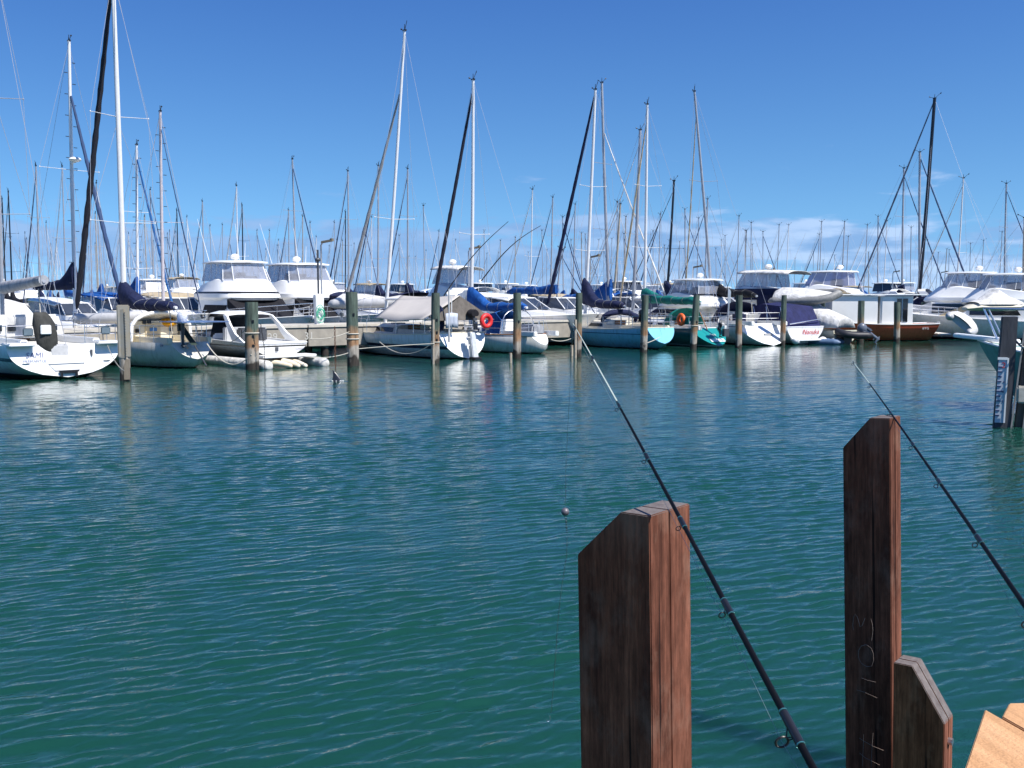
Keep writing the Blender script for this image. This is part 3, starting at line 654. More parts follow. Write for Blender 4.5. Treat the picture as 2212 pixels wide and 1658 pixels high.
def water_mesh():
    # one sheet: a fan of real wavelets in the basin, flat beyond it
    NR, NC = 1750, 1000; Y0, Y1 = 2.2, 75.0
    rng = np.random.RandomState(3)
    ys = Y0 * (Y1 / Y0) ** (np.arange(NR) / (NR - 1)); cs = np.linspace(-1, 1, NC)
    Yg, Cg = np.meshgrid(ys, cs, indexing='ij'); Xg = Cg * (1.6 + Yg * .66)
    Z = np.zeros_like(Yg); dy = ys * math.log(Y1 / Y0) / NR
    def band(n, l0, l1, slope, ang, spread, sharp=0.0):
        H = np.zeros_like(Yg); lam = np.exp(rng.uniform(math.log(l0), math.log(l1), n)); th = np.radians(ang) + np.radians(spread) * rng.randn(n); ph = rng.uniform(0, 2 * PI, n)
        for l_, t, p_ in zip(lam, th, ph):
            k = 2 * PI / l_; f = np.clip(l_ / (2.6 * dy) - 0.6, 0, 1)[:, None]
            H += f * (slope * math.sqrt(2.0 / n) / k) * np.sin(k * (Xg * math.cos(t) + Yg * math.sin(t)) + p_)
        return H + sharp * H * H
    def patch(sc, seed):
        r = np.random.RandomState(seed); q = np.zeros_like(Yg)
        for _ in range(9): a = r.uniform(0, 2 * PI); k = 2 * PI / (sc * r.uniform(.6, 1.8)); q += np.sin(k * (Xg * math.cos(a) + Yg * math.sin(a)) + r.uniform(0, 6))
        return q / 3.0
    gust = 1 + .35 * np.clip(patch(7.0, 5), -1.4, 1.4)
    calm = 1 - .45 * np.clip((Yg - 18) / 16, 0, 1)
    Z = gust * calm * (band(40, .095, .22, .112, 116, 11, 48) + band(24, .19, .40, .058, 107, 17, 16)) + calm * band(14, .6, 2.4, .022, 118, 24) + gust * calm * band(30, .055, .10, .045, 120, 26)
    # the fin's little wake
    fx, fy = W(726, 823).x, W(726, 823).y; dx = Xg - fx; dyy = Yg - fy
    Z += .012 * np.exp(-((dyy - .05 * np.abs(dx)) ** 2) / .02) * np.exp(-np.abs(dx) / 1.8) * np.sin(14 * dyy)
    edge = np.clip(np.minimum(np.minimum((1 - np.abs(Cg)) / .06, (Yg - Y0) / .4), (Y1 - Yg) / 12), 0, 1); Z *= edge
    nv = NR * NC; co_ = np.stack([Xg, Yg, Z], -1).reshape(-1, 3)
    idx = np.arange(nv).reshape(NR, NC); q = np.stack([idx[:-1, :-1], idx[:-1, 1:], idx[1:, 1:], idx[1:, :-1]], -1).reshape(-1, 4)
    E = 9000.0; ext = [(-E, -30, 0), (E, -30, 0), (E, 2 * E, 0), (-E, 2 * E, 0)]
    co_ = np.concatenate([co_, np.array(ext)]); loops = [q.reshape(-1)]; starts = [np.arange(len(q)) * 4]; n = len(q) * 4; e0 = nv
    bl, br, tl, tr = idx[0, 0], idx[0, -1], idx[-1, 0], idx[-1, -1]
    for f in ([e0, e0 + 1] + list(idx[0, ::-1]), [e0 + 3, e0] + list(idx[:, 0]), [e0 + 1, e0 + 2] + list(idx[::-1, -1]), [e0 + 2, e0 + 3] + list(idx[-1, :])):
        loops.append(np.array(f)); starts.append(np.array([n])); n += len(f)
    L_all = np.concatenate(loops); S_all = np.concatenate(starts)
    me = bpy.data.meshes.new('water'); me.vertices.add(len(co_)); me.vertices.foreach_set('co', co_.astype(np.float32).ravel())
    me.loops.add(len(L_all)); me.loops.foreach_set('vertex_index', L_all.astype(np.int32)); me.polygons.add(len(S_all)); me.polygons.foreach_set('loop_start', S_all.astype(np.int32))
    me.update(calc_edges=True); me.validate(); me.polygons.foreach_set('use_smooth', [True] * len(me.polygons)); me.materials.append(WATER)
    o = bpy.data.objects.new('water', me); col.objects.link(o); return o
tag(water_mesh(), 'rippled blue green harbour water', None, kind='structure')

# ---------------------------------------------------------------- timber
def wood(name, c1, c2, worn=None, worn_z=None, ripple=1.0, rough=0.6, checks=.625, gang=None, contrast=(.5, 1.18)):
    m, nt, b = nodes_of(name)
    tc = N(nt, 'ShaderNodeTexCoord')
    if gang is not None:
        pre = N(nt, 'ShaderNodeMapping'); pre.inputs['Rotation'].default_value = (0, 0, -gang); L(nt, tc.outputs['Object'], pre.inputs[0]); SRC = pre.outputs[0]
    else: SRC = tc.outputs['Object']
    def nz(sc, scale, det=6, rough=.6):
        if gang is not None: sc = (sc[2], sc[1], sc[0])
        mp = N(nt, 'ShaderNodeMapping'); mp.inputs['Scale'].default_value = sc; L(nt, SRC, mp.inputs[0])
        n_ = N(nt, 'ShaderNodeTexNoise', Scale=scale, Detail=det, Roughness=rough); L(nt, mp.outputs[0], n_.inputs['Vector']); return n_.outputs['Fac']
    def mr(s, a, b_, c=0.0, d=1.0):
        q = N(nt, 'ShaderNodeMapRange'); q.inputs['From Min'].default_value = a; q.inputs['From Max'].default_value = b_; q.inputs['To Min'].default_value = c; q.inputs['To Max'].default_value = d; L(nt, s, q.inputs['Value']); return q.outputs[0]
    grain = nz((1, 1, 0.045), 70, 6, .7); broad = nz((1, 1, .12), 9, 5, .6); blotch = nz((1, 1, .6), 5, 6, .65)
    mx = N(nt, 'ShaderNodeMix', data_type='RGBA'); mx.inputs[6].default_value = rgba(c1); mx.inputs[7].default_value = rgba(c2); L(nt, mr(broad, .35, .65), mx.inputs[0])
    mg = N(nt, 'ShaderNodeMix', data_type='RGBA', blend_type='MULTIPLY'); mg.inputs[0].default_value = 0.8
    L(nt, mx.outputs[2], mg.inputs[6]); mott = nz((1, 1, .3), 24, 6, .7); gm = N(nt, 'ShaderNodeMath', operation='MULTIPLY'); L(nt, mr(grain, .35, .62, *contrast), gm.inputs[0]); L(nt, mr(mott, .36, .64, contrast[0] + .1, 1.25), gm.inputs[1]); g = gm.outputs[0]; cg = N(nt, 'ShaderNodeCombineColor'); [L(nt, g, cg.inputs[i]) for i in range(3)]; L(nt, cg.outputs[0], mg.inputs[7])
    out = mg.outputs[2]
    # silvery weathering blotches with their own shape
    mw = N(nt, 'ShaderNodeMix', data_type='RGBA'); mw.inputs[7].default_value = rgba(worn or tuple(min(1, x * 1.8 + .03) for x in c2)); wv = mr(blotch, .52, .75, 0, .55)
    if worn_z is not None:
        sp = N(nt, 'ShaderNodeSeparateXYZ'); L(nt, tc.outputs['Object'], sp.inputs[0]); up = mr(sp.outputs['Z'], worn_z - .35, worn_z, 0, .6)
        ad = N(nt, 'ShaderNodeMath', operation='MULTIPLY_ADD'); L(nt, up, ad.inputs[0]); L(nt, mr(broad, .3, .6, .3, 1), ad.inputs[1]); L(nt, wv, ad.inputs[2]); ad.use_clamp = True; wv = ad.outputs[0]
    L(nt, wv, mw.inputs[0]); L(nt, out, mw.inputs[6])
    # dark checks along the grain
    ck = nz((1, 1, .02), 28, 3, .5); mc = N(nt, 'ShaderNodeMix', data_type='RGBA'); mc.inputs[7].default_value = (.006, .004, .004, 1); L(nt, mr(ck, checks, checks + .04, 0, .85), mc.inputs[0]); L(nt, mw.outputs[2], mc.inputs[6])
    L(nt, mc.outputs[2], b.inputs['Base Color']); b.inputs['Roughness'].default_value = .85; b.inputs['Specular IOR Level'].default_value = .12
    rot = N(nt, 'ShaderNodeMapping'); rot.inputs['Rotation'].default_value = (R(32), R(28), 0); rot.inputs['Scale'].default_value = (3, 3, .12); L(nt, tc.outputs['Object'], rot.inputs[0])
    sn = N(nt, 'ShaderNodeTexNoise', Scale=30, Detail=3.0); L(nt, rot.outputs[0], sn.inputs['Vector']); saw = sn.outputs['Fac']
    s1 = N(nt, 'ShaderNodeMath', operation='MULTIPLY_ADD'); L(nt, grain, s1.inputs[0]); s1.inputs[1].default_value = .6; L(nt, saw, s1.inputs[2])
    bp = N(nt, 'ShaderNodeBump', Strength=.7, Distance=.006 * ripple); L(nt, s1.outputs[0], bp.inputs['Height']); L(nt, bp.outputs[0], b.inputs['Normal'])
    return m
JARRAH = wood('weathered_jarrah', (0.15, 0.038, 0.019), (0.42, 0.115, 0.052), (.42, .21, .13), worn_z=2.1, checks=.67)
JARRAH2 = wood('weathered_jarrah_fine', (0.105, 0.030, 0.017), (0.31, 0.090, 0.045), (.36, .18, .12), worn_z=2.2)
JARRAH3 = wood('rough_sawn_jarrah', (0.22, 0.058, 0.022), (0.52, 0.155, 0.060), (.58, .25, .12), ripple=1.1)
JLITFACE = wood('lit_face_jarrah', (0.085, 0.032, 0.020), (0.23, 0.090, 0.055), (.29, .17, .12), checks=.665)  # separate tone for the sunlit narrow post faces, light difference put into colour
WGREY = mat('weathered_end_grain', (.17, .145, .135), .85, var=.25, scale=22, bump=.006, c2=(.09, .07, .065))
DECKT0 = mat('deck_spare_timber', (.50, .28, .15), .85, var=.2, scale=26, stretch=(1, 1, 1), bump=.006, bscale=90, c2=(.33, .155, .07))

jdir = Vector((0.65, 0.76, 0)).normalized(); fdir = Vector((0.76, -0.65, 0))   # along the jetty; across it towards land
def post_local(M, prof, y0, y1):
    """profile in (s, z) extruded along local y"""
    return [(s, y0, z) for s, z in prof], (0, y1 - y0, 0)
def timber_post(name, label, corner, yaw, wl, wr, ztop, drop, run, mats, seam=0.5, zb=-1.0, group='jetty timber posts', lean=0, tilt=0, flip=False):
    """corner = world point of the nearest vertical edge at the top; local x runs left along the wide face, y runs away along the narrow face"""
    root = empty(name, (corner.x, corner.y, 0), yaw, label, 'timber post', group)
    root.rotation_euler = (tilt, lean, yaw)
    rx = 0.022
    for i, (a, b_) in enumerate(((0, wr * seam - .002), (wr * seam + .002, wr))):
        prof = [(0, zb), (0, ztop), (-(wl - run), ztop), (-wl, ztop - drop), (-wl, zb)] if not flip else [(0, zb), (0, ztop - drop), (-run, ztop), (-wl, ztop), (-wl, zb)]
        pb = MB(); pb.slab([(x, a, z) for x, z in prof], (0, b_ - a, 0))
        o = pb.build('plank', mats, root, bevel=.004)
        me = o.data
        me.materials.append(WGREY)
        me.materials.append(JLITFACE)
        for f in me.polygons:
            if f.normal.z > 0.3: f.material_index = 1
            elif f.normal.x > .8: f.material_index = 2  # sunlit narrow face takes the tone painted for it
    return root
fr = P(1432, 1118, 3.40)
yawp = math.atan2(fdir.y, fdir.x)
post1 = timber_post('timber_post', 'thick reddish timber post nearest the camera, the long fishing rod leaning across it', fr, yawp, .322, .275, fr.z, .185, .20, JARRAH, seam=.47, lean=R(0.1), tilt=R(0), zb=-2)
post1.rotation_euler = (0, R(-1.6), yawp)
c2_ = P(1955, 905, 5.3)
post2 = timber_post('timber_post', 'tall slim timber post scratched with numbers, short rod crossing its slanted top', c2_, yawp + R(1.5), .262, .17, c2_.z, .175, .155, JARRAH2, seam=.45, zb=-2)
post2.rotation_euler = (0, R(-2.2), yawp + R(1.5))
c3_ = P(2040, 1540, 4.9)
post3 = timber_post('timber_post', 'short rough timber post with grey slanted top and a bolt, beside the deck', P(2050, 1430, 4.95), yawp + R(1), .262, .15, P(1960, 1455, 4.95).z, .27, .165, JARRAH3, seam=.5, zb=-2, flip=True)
post3.rotation_euler = (0, R(-1.2), yawp + R(1))
bo = MB(); bo.rings([[(.0 + .022 * dx, .075 + .02 * math.cos(2 * PI * k / 8), .38 + .02 * math.sin(2 * PI * k / 8)) for k in range(8)] for dx in (0, 1)]); bo.build('bolt', STEEL, post3, smooth=True)
# scratched numerals on the tall post: strokes in (along face, height)
def scratch(root, strokes, wl, zc, name='scratched_numerals'):
    for st in strokes:
        mb = MB(); pts = [Vector((x, -0.0010, z)) for x, z in st]; mb.tube(pts, .0010, n=4)
        o = mb.build('scratched_numeral', mat('scratched_wood', (.34, .25, .20), .9), root)
    return o
def fl(px, py):  # picture point on post 2's wide face -> local (s, z)
    d = ray(px, py); Mi = Mroot(post2).inverted(); o = Mi @ Vector((0, 0, CAMH)); q = (Mi.to_3x3() @ d); t = -o.y / q.y; r_ = o + q * t; return (r_.x, r_.z)
def srcs(pts): return [fl((2650 + x * 250 / 788) / 1.4629, (1900 + y * 526 / 1658) / 1.4632) for x, y in pts]
scratch(post2, [srcs(s_) for s_ in (
    [(150, 285), (142, 240), (150, 160), (165, 125), (190, 160), (215, 255), (235, 240), (265, 165)], [(322, 172), (338, 230), (343, 290), (330, 390)],
    [(270, 432), (225, 445), (200, 490), (198, 560), (225, 615), (280, 650), (330, 645), (350, 590), (348, 520), (325, 465), (290, 438), (270, 432)],
    [(228, 762), (290, 785), (372, 805)], [(180, 882), (260, 905), (385, 962)],
    [(250, 1325), (248, 1450), (240, 1560), (240, 1640)], [(345, 1310), (335, 1440), (328, 1560), (326, 1650)], [(205, 1360), (260, 1395), (340, 1440), (450, 1485)], [(210, 1510), (270, 1560), (330, 1590), (410, 1630)])], .245, 0)

_a = W(2128, 1531, 1.15); _b = W(2260, 1606, 1.15); DECKT = wood('sunbleached_deck_timber', (.41, .225, .11), (.53, .30, .155), (.56, .36, .21), checks=.74, gang=math.atan2((_b - _a).y, (_b - _a).x), contrast=(.90, 1.06))
# jetty decking at the corner
dk = empty('jetty_deck', W(2150, 1560, 1.15), 0, 'sunlit orange brown jetty decking boards at the bottom right corner', 'decking')
zt = 1.15
a0 = W(2085, 1658, zt); a1 = W(2128, 1531, zt); a2 = W(2163, 1552, zt); ed = (a1 - a0).normalized(); ac = (a2 - a1).normalized()
def plank(o, wd, ln, back, dz=0.0):
    mb = MB(); p = [o - ed * 0 , o + ac * wd, o + ac * wd - ed * back, o - ed * back]
    mb.slab([to_local(dk, q + Vector((0, 0, dz))) for q in p], (0, 0, -.045)); return mb.build('deck_board', DECKT, dk, bevel=.004)
pa = W(2212, 1580, zt); acr = (W(2260, 1606, zt) - a1).normalized()
mb = MB(); mb.slab([to_local(dk, q) for q in (a1, a1 + acr * .9, a1 + acr * .9 - ed * 1.6, a1 - ed * 1.6)], (0, 0, -.045)); mb.build('deck_board', DECKT, dk, bevel=.004)
b1 = W(2180, 1518, zt); b0 = W(2160, 1556, zt); 
mb = MB(); off = acr * 0.0
e2 = (b1 - b0).normalized(); g0 = b0 + e2 * .042
mb.slab([to_local(dk, q) for q in (g0, b1, b1 + Vector((1, .05, 0)) * .9, g0 + acr * .95)], (0, 0, -.045)); mb.build('deck_board', DECKT, dk, bevel=.004)
mb = MB(); q0 = b0 + e2 * .01 + acr * .1
mb.slab([to_local(dk, q + Vector((0, 0, -.052))) for q in (q0 - ed * 1.2, q0 + ed * .02, q0 + ed * .02 + acr * .9, q0 - ed * 1.2 + acr * .9)], (0, 0, -.14)); mb.build('joist', JARRAH3, dk)

# ---------------------------------------------------------------- fishing rods
CARB = mat('black_carbon', (.006, .006, .007), .45, spec=.12, var=.2); RTIP = mat('pale_rod_tip', (.45, .50, .42), .35, var=.05); TEALW = mat('teal_thread_wrap', (.12, .36, .34), .2, .7, var=.05)
LINE = mat('fishing_line', (.22, .27, .27), .3, var=.05); LEAD = mat('lead_sinker', (.16, .15, .17), .45, .3, var=.25, scale=20)
def rod(label, p0, p1, r0, r1, guides, tip_from=0.82, hang=None, group='fishing rods'):
    root = empty('fishing_rod', p0, 0, label, 'fishing rod', group)
    o = Vector(p0); a = Vector((0, 0, 0)); b_ = Vector(p1) - o; D = b_.normalized()
    def at(s): return b_ * s + Vector((0, 0, -.05 * math.sin(PI * s) * 0)) + Vector((0, 0, -0.035 * s ** 3))
    K = 24
    mb = MB(); mb.tube([at(tip_from * i / K) for i in range(K + 1)], r0, r0 + (r1 - r0) * tip_from, n=10); mb.build('blank', CARB, root, smooth=True)
    mb = MB(); mb.tube([at(tip_from + (1 - tip_from) * i / 8) for i in range(9)], r0 + (r1 - r0) * tip_from, r1, n=8); mb.build('tip_section', RTIP, root, smooth=True)
    side = D.cross(Vector((0, 0, 1))).normalized(); dn = side.cross(D).normalized()
    dn = -dn if dn.z > 0 else dn
    lp = []
    for s, gr in guides:
        rr = r0 + (r1 - r0) * s; c = at(s); gc = c + (dn * .9 - side * .75).normalized() * (rr + gr * 1.9) - D * gr * .8
        gb = MB(); u = side; v = (dn + D * .5).normalized()
        # ring whose hole faces along the rod
        t1 = (dn * .9 - side * .75).normalized(); t2 = D.cross(t1).normalized(); rs = []
        for i in range(17):
            a_ = 2 * PI * i / 16; cdir = t1 * math.cos(a_) + t2 * math.sin(a_)
            rs.append([gc + cdir * (gr + gr * .2 * math.cos(b2)) + (D * .94 + t1 * .2) * (gr * .2 * math.sin(b2)) for b2 in [2 * PI * k / 6 for k in range(6)]])
        gb.rings(rs, cap=False); gb.tube([c + D * gr * 1.6, gc + t1 * (-gr * .9)], gr * .12, n=5); gb.tube([c - D * gr * 2.0, gc - t1 * gr * .7 + t2 * gr * .5], gr * .1, n=5); gb.tube([c - D * gr * 2.0, gc - t1 * gr * .7 - t2 * gr * .5], gr * .1, n=5)
        g_ = gb.build('line_guide', BLACK, root, smooth=True)
        wb = MB(); wb.tube([c - D * gr * 3.4, c + D * gr * 3.2], rr * 1.18 + .0006, n=10); wb.build('wrap', BLACK, g_, smooth=True)
        for e in (-3.7, 3.4): tb = MB(); tb.tube([c + D * gr * e, c + D * (gr * e + .0035)], rr * 1.2 + .0008, n=10); tb.build('thread_ring', TEALW, g_, smooth=True)
        lp.append(gc)
    lp.append(at(1.0))
    lb = MB(); lb.tube([at(-0.02) + dn * .05] + lp, .0007, n=4); lb.build('line', LINE, root)
    return root, o + at(1.0)
pA0 = P(1760, 1665, 2.2); pA1 = P(1456, 1090, 3.26); dA = (pA1 - pA0) / (pA1.y - pA0.y)
tipA = P(1238, 684, 5.1)
gsA = []
def s_on(p0, p1, px, py):
    best = None
    for i in range(1, 1000):
        q = p0.lerp(p1, i / 1000); v = q - Vector((0, 0, CAMH)); f = v.y * math.cos(PITCH) - v.z * math.sin(PITCH); x = CX + FPX * v.x / f; y = CY - FPX * (v.z * math.cos(PITCH) + v.y * math.sin(PITCH)) / f
        d_ = abs(y - py)
        if best is None or d_ < best[0]: best = (d_, i / 1000)
    return best[1]
gA = [(s_on(pA0, tipA, 0, y), g) for y, g in ((1572, .016), (1312, .0095), (1128, .008), (985, .0075), (872, .007), (764, .0065), (694, .006))]
rodA, tA = rod('long black fishing rod leaning across the near thick post, line hanging from its pale tip', pA0, tipA, .0095, .0022, gA, tip_from=s_on(pA0, tipA, 0, 862))
pB0 = P(2260, 1375, 3.2); tipB = P(1842, 768, 6.6)
gB = [(s_on(pB0, tipB, 0, y), g) for y, g in ((1332, .013), (1165, .010), (1040, .009), (958, .008), (887, .0075), (824, .007), (772, .0065))]
rodB, tB = rod('black fishing rod lying over the tall scratched post at the right edge', pB0, tipB, .0095, .0022, gB, tip_from=s_on(pB0, tipB, 0, 826))
# terminal tackle
tk = empty('fishing_tackle', tA, 0, 'grey ball sinker and bare hook hanging on a thin line over open water', 'fishing tackle')
Yt = tA.y; sk = P(1221, 1105, Yt) - tA; sw = P(1224, 1155, Yt) - tA; hk = P(1187, 1545, Yt) - tA
mb = MB(); mb.tube([(0, 0, 0), P(1222, 1015, Yt) - tA, sk], .0009, n=4)
mids = [P(x, y, Yt) - tA for x, y in ((1225, 1160), (1224, 1200), (1213, 1270), (1205, 1340), (1200, 1420), (1194, 1500), (1190, 1540))]
mb.tube(mids, .0014, n=4); mb.build('line', mat('dark_line', (.04, .07, .06), .4), tk)
mb = MB(); mb.ball(sk, .0215, 20, 12); mb.build('sinker', LEAD, tk, smooth=True)
mb = MB(); up_ = Vector((0, 0, 1))
for k, (dz, rr) in enumerate(((-.035, .004), (-.052, .006), (-.066, .0045), (-.082, .006), (-.096, .004), (-.108, .0035))): mb.ball(sk + Vector((.004 + .001 * k, 0, dz)), (rr, rr, rr * 1.3), 8, 5)
for s_ in (-1, 1): mb.tube([sk + Vector((s_ * .005, 0, -.018)), sk + Vector((s_ * .004 + .003, 0, -.04))], .0011, n=5)
mb.build('swivel', mat('swivel_metal', (.10, .16, .16), .25, .8), tk, smooth=True)
mb = MB(); hp = hk; mb.tube([hp, hp + Vector((.004, 0, -.012)), hp + Vector((.002, 0, -.028)), hp + Vector((-.006, 0, -.036)), hp + Vector((-.014, 0, -.030)), hp + Vector((-.015, 0, -.020))], .0016, n=6); mb.ball(hp + Vector((-.006, 0, -.034)), .004, 8, 5)
mb.build('hook', STEEL, tk, smooth=True)

# ---------------------------------------------------------------- mooring piles
def pile_mat():
    m, nt, b = nodes_of('treated_pile_timber')
    tc = N(nt, 'ShaderNodeTexCoord'); sp = N(nt, 'ShaderNodeSeparateXYZ'); L(nt, tc.outputs['Object'], sp.inputs[0])
    oi = N(nt, 'ShaderNodeObjectInfo')
    ad = N(nt, 'ShaderNodeVectorMath', operation='ADD'); cb = N(nt, 'ShaderNodeCombineXYZ'); ml = N(nt, 'ShaderNodeMath', operation='MULTIPLY'); ml.inputs[1].default_value = 37.0; L(nt, oi.outputs['Random'], ml.inputs[0]); L(nt, ml.outputs[0], cb.inputs[0]); L(nt, tc.outputs['Object'], ad.inputs[0]); L(nt, cb.outputs[0], ad.inputs[1])
    mp = N(nt, 'ShaderNodeMapping'); mp.inputs['Scale'].default_value = (6, 6, .8); L(nt, ad.outputs[0], mp.inputs[0])
    n1 = N(nt, 'ShaderNodeTexNoise', Scale=1.6, Detail=7.0, Roughness=.65); L(nt, mp.outputs[0], n1.inputs['Vector'])
    n2 = N(nt, 'ShaderNodeTexNoise', Scale=2.2, Detail=4.0); L(nt, ad.outputs[0], n2.inputs['Vector'])
    zr = N(nt, 'ShaderNodeMath', operation='MULTIPLY_ADD'); L(nt, n2.outputs['Fac'], zr.inputs[0]); zr.inputs[1].default_value = 1.1; L(nt, sp.outputs['Z'], zr.inputs[2])
    cr = N(nt, 'ShaderNodeValToRGB'); mz = N(nt, 'ShaderNodeMath', operation='DIVIDE'); mz.inputs[1].default_value = 3.4; L(nt, zr.outputs[0], mz.inputs[0]); L(nt, mz.outputs[0], cr.inputs[0])
    e = cr.color_ramp.elements; e[0].position = 0; e[0].color = (.018, .015, .012, 1); e[1].position = 1; e[1].color = (.055, .075, .060, 1)
    for p_, c_ in ((.235, (.025, .02, .016, 1)), (.27, (.24, .22, .19, 1)), (.36, (.26, .23, .19, 1)), (.42, (.22, .12, .06, 1)), (.52, (.20, .13, .075, 1)), (.62, (.060, .088, .070, 1))):
        x = e.new(p_); x.color = c_
    mg = N(nt, 'ShaderNodeMix', data_type='RGBA', blend_type='MULTIPLY'); mg.inputs[0].default_value = .9; L(nt, cr.outputs[0], mg.inputs[6])
    g = N(nt, 'ShaderNodeMapRange'); g.inputs['From Min'].default_value = .3; g.inputs['From Max'].default_value = .65; g.inputs['To Min'].default_value = .30; g.inputs['To Max'].default_value = 1.75; L(nt, n1.outputs['Fac'], g.inputs['Value'])
    cg = N(nt, 'ShaderNodeCombineColor'); [L(nt, g.outputs[0], cg.inputs[i]) for i in range(3)]; L(nt, cg.outputs[0], mg.inputs[7]); L(nt, mg.outputs[2], b.inputs['Base Color'])
    b.inputs['Roughness'].default_value = .85
    bp = N(nt, 'ShaderNodeBump', Strength=.8, Distance=.03); L(nt, n1.outputs['Fac'], bp.inputs['Height']); L(nt, bp.outputs[0], b.inputs['Normal'])
    return m
PILE = pile_mat()
def pile(px, py, wpx, ytop, label, bolts=True, cap=False, rope=None, xtop=None, group='timber mooring piles between the boat pens'):
    p = W(px, py); sc = p.length / FPX; r = wpx * sc / 2 * 1.0
    root = empty('mooring_pile', p, random.random() * 0, label, 'mooring pile', group)
    top = P(xtop or px, ytop, p.y) - p; mb = MB(); K = 14; rs = []; sd_ = px * .37
    for i in range(K + 1):
        z = -1 + (top.z + 1) * i / K; f = max(0, z / top.z); rr = r * (1.02 + .05 * mnoise.noise(Vector((sd_, z * 1.3, 0)))) * (1 if i < K else .96)
        rs.append([(top.x * f + rr * (1 + .05 * mnoise.noise(Vector((sd_, k * .8, z * .7)))) * math.cos(2 * PI * k / 18), rr * (1 + .05 * mnoise.noise(Vector((k * .8, sd_, z * .7)))) * math.sin(2 * PI * k / 18), z) for k in range(18)])
    mb.rings(rs); o = mb.build('shaft', PILE, root, smooth=True, angle=50)
    if bolts:
        bb = MB()
        for z in bolts if hasattr(bolts, '__len__') else (top.z * .72, top.z * .5, top.z * .36):
            bb.box((r * .45 + top.x * z / top.z, -r * .93, z), (.07, .05, .09))
        bb.build('bolt', BLACK, root)
    if rope:
        rb = MB()
        for z in rope: rb.torus((top.x * z / top.z, 0, z), r * 1.05, .028, 'z', 18, 6)
        rb.build('rope_lashing', ROPEW, root, smooth=True)
    return root, top
pl = {}
pile(545, 798, 27, 652, 'green stained mooring pile standing in front of the white sports boat', bolts=True, rope=(1.35,), xtop=543)
pile(763, 790, 25, 630, 'stout green and rust pile right of the dolphin fin, pale rope lashed round it', cap=True, rope=(1.25, 1.05), bolts=(2.0,), xtop=759)
pile(940, 784, 18, 632, 'green pile in front of the grey tent awning yacht', bolts=(1.75, 1.25, .95), rope=(.85,), xtop=941)
pile(1117, 773, 17, 632, 'green pile in front of the small yacht with the blue spray hood', bolts=(1.6,), xtop=1117)
pile(1249, 770, 14, 632, 'slim pile with a brown stained foot before the pale blue yacht bow', bolts=False, xtop=1251)
pile(1390, 760, 15, 637, 'dark pile crossing the light blue hull near its stern', bolts=False, xtop=1394)
pile(1497, 754, 14, 637, 'leaning brown pile between the blue yacht and the green yacht', bolts=(1.4,), rope=(1.2,), xtop=1505)
pile(1595, 751, 14, 637, 'pile with a hanging pole before the white yacht with navy hood', bolts=False, xtop=1597)
pile(1690, 746, 11, 637, 'pile between the white navy hooded yacht and the small motor boat', bolts=False, xtop=1694)
pile(1779, 728, 12, 640, 'green pile left of the white wrapped dinghy cover', bolts=False, xtop=1781)
pile(1858, 740, 13, 649, 'pile in front of the white cabin houseboat, big outboard beside it', bolts=False, xtop=1861)
pile(1937, 738, 12, 652, 'pile before the stern half of the red hull', bolts=False, xtop=1938)
pile(1996, 724, 12, 652, 'pile behind the red hull stern with white launch beyond', bolts=False, xtop=1997)
pile(2126, 716, 14, 652, 'short dark pile left of the tide gauge, behind the green bow', bolts=False, xtop=2127)
pile(1050, 716, 9, 640, 'far weathered pile behind the blue sail cover', bolts=False) if False else None
# steel sheathed pile at the left
p = W(271, 822); sc = p.length / FPX
root = empty('sheathed_pile', p, R(20), 'grey steel sheathed pile with bolted seam beside the left white yacht', 'mooring pile')
SHE = mat('galvanised_sheathing', (.26, .27, .26), .6, .2, var=.15, scale=3, bump=.004, c2=(.30, .25, .17))
mb = MB(); w2 = 13 * sc * .95
mb.rings([[(w2 * a_, w2 * .8 * b_, z) for a_, b_ in ((-1, -.9), (.9, -1), (1, .9), (-.9, 1))] for z in (.75, 1.6, 2.25, 2.42)]); mb.build('steel_sheath', SHE, root, bevel=.03)
mb = MB(); mb.rings([[(w2 * .98 * a_, w2 * .9 * b_, z) for a_, b_ in ((-1, -.6), (.1, -1.1), (.35, .2), (-.6, .9))] for z in (.72, 2.1, 2.3)]); mb.build('cover_plate', SHE, root, bevel=.02)
mb = MB()
for i in range(17): mb.box((w2 * .22, -w2 * 1.02, .78 + i * .087), (.035, .05, .03))
mb.build('bolt_row', DGREY, root)
mb = MB(); mb.rings([[(w2 * .84 * math.cos(2 * PI * k / 14), w2 * .84 * math.sin(2 * PI * k / 14), z) for k in range(14)] for z in (-1, 0, .76)]); mb.build('shaft', PILE, root, smooth=True)
mb = MB(); mb.slab([(w2 * -.2, -w2 * .95, .05), (w2 * .75, -w2 * .95, .05), (w2 * .75, -w2 * .95, .68), (w2 * .2, -w2 * .95, .72), (w2 * -.2, -w2 * .95, .45)], (0, .03, 0)); mb.build('timber_patch', mat('grey_brown_patch', (.20, .17, .13), .85, var=.25, scale=6, stretch=(1, 1, .3)), root)
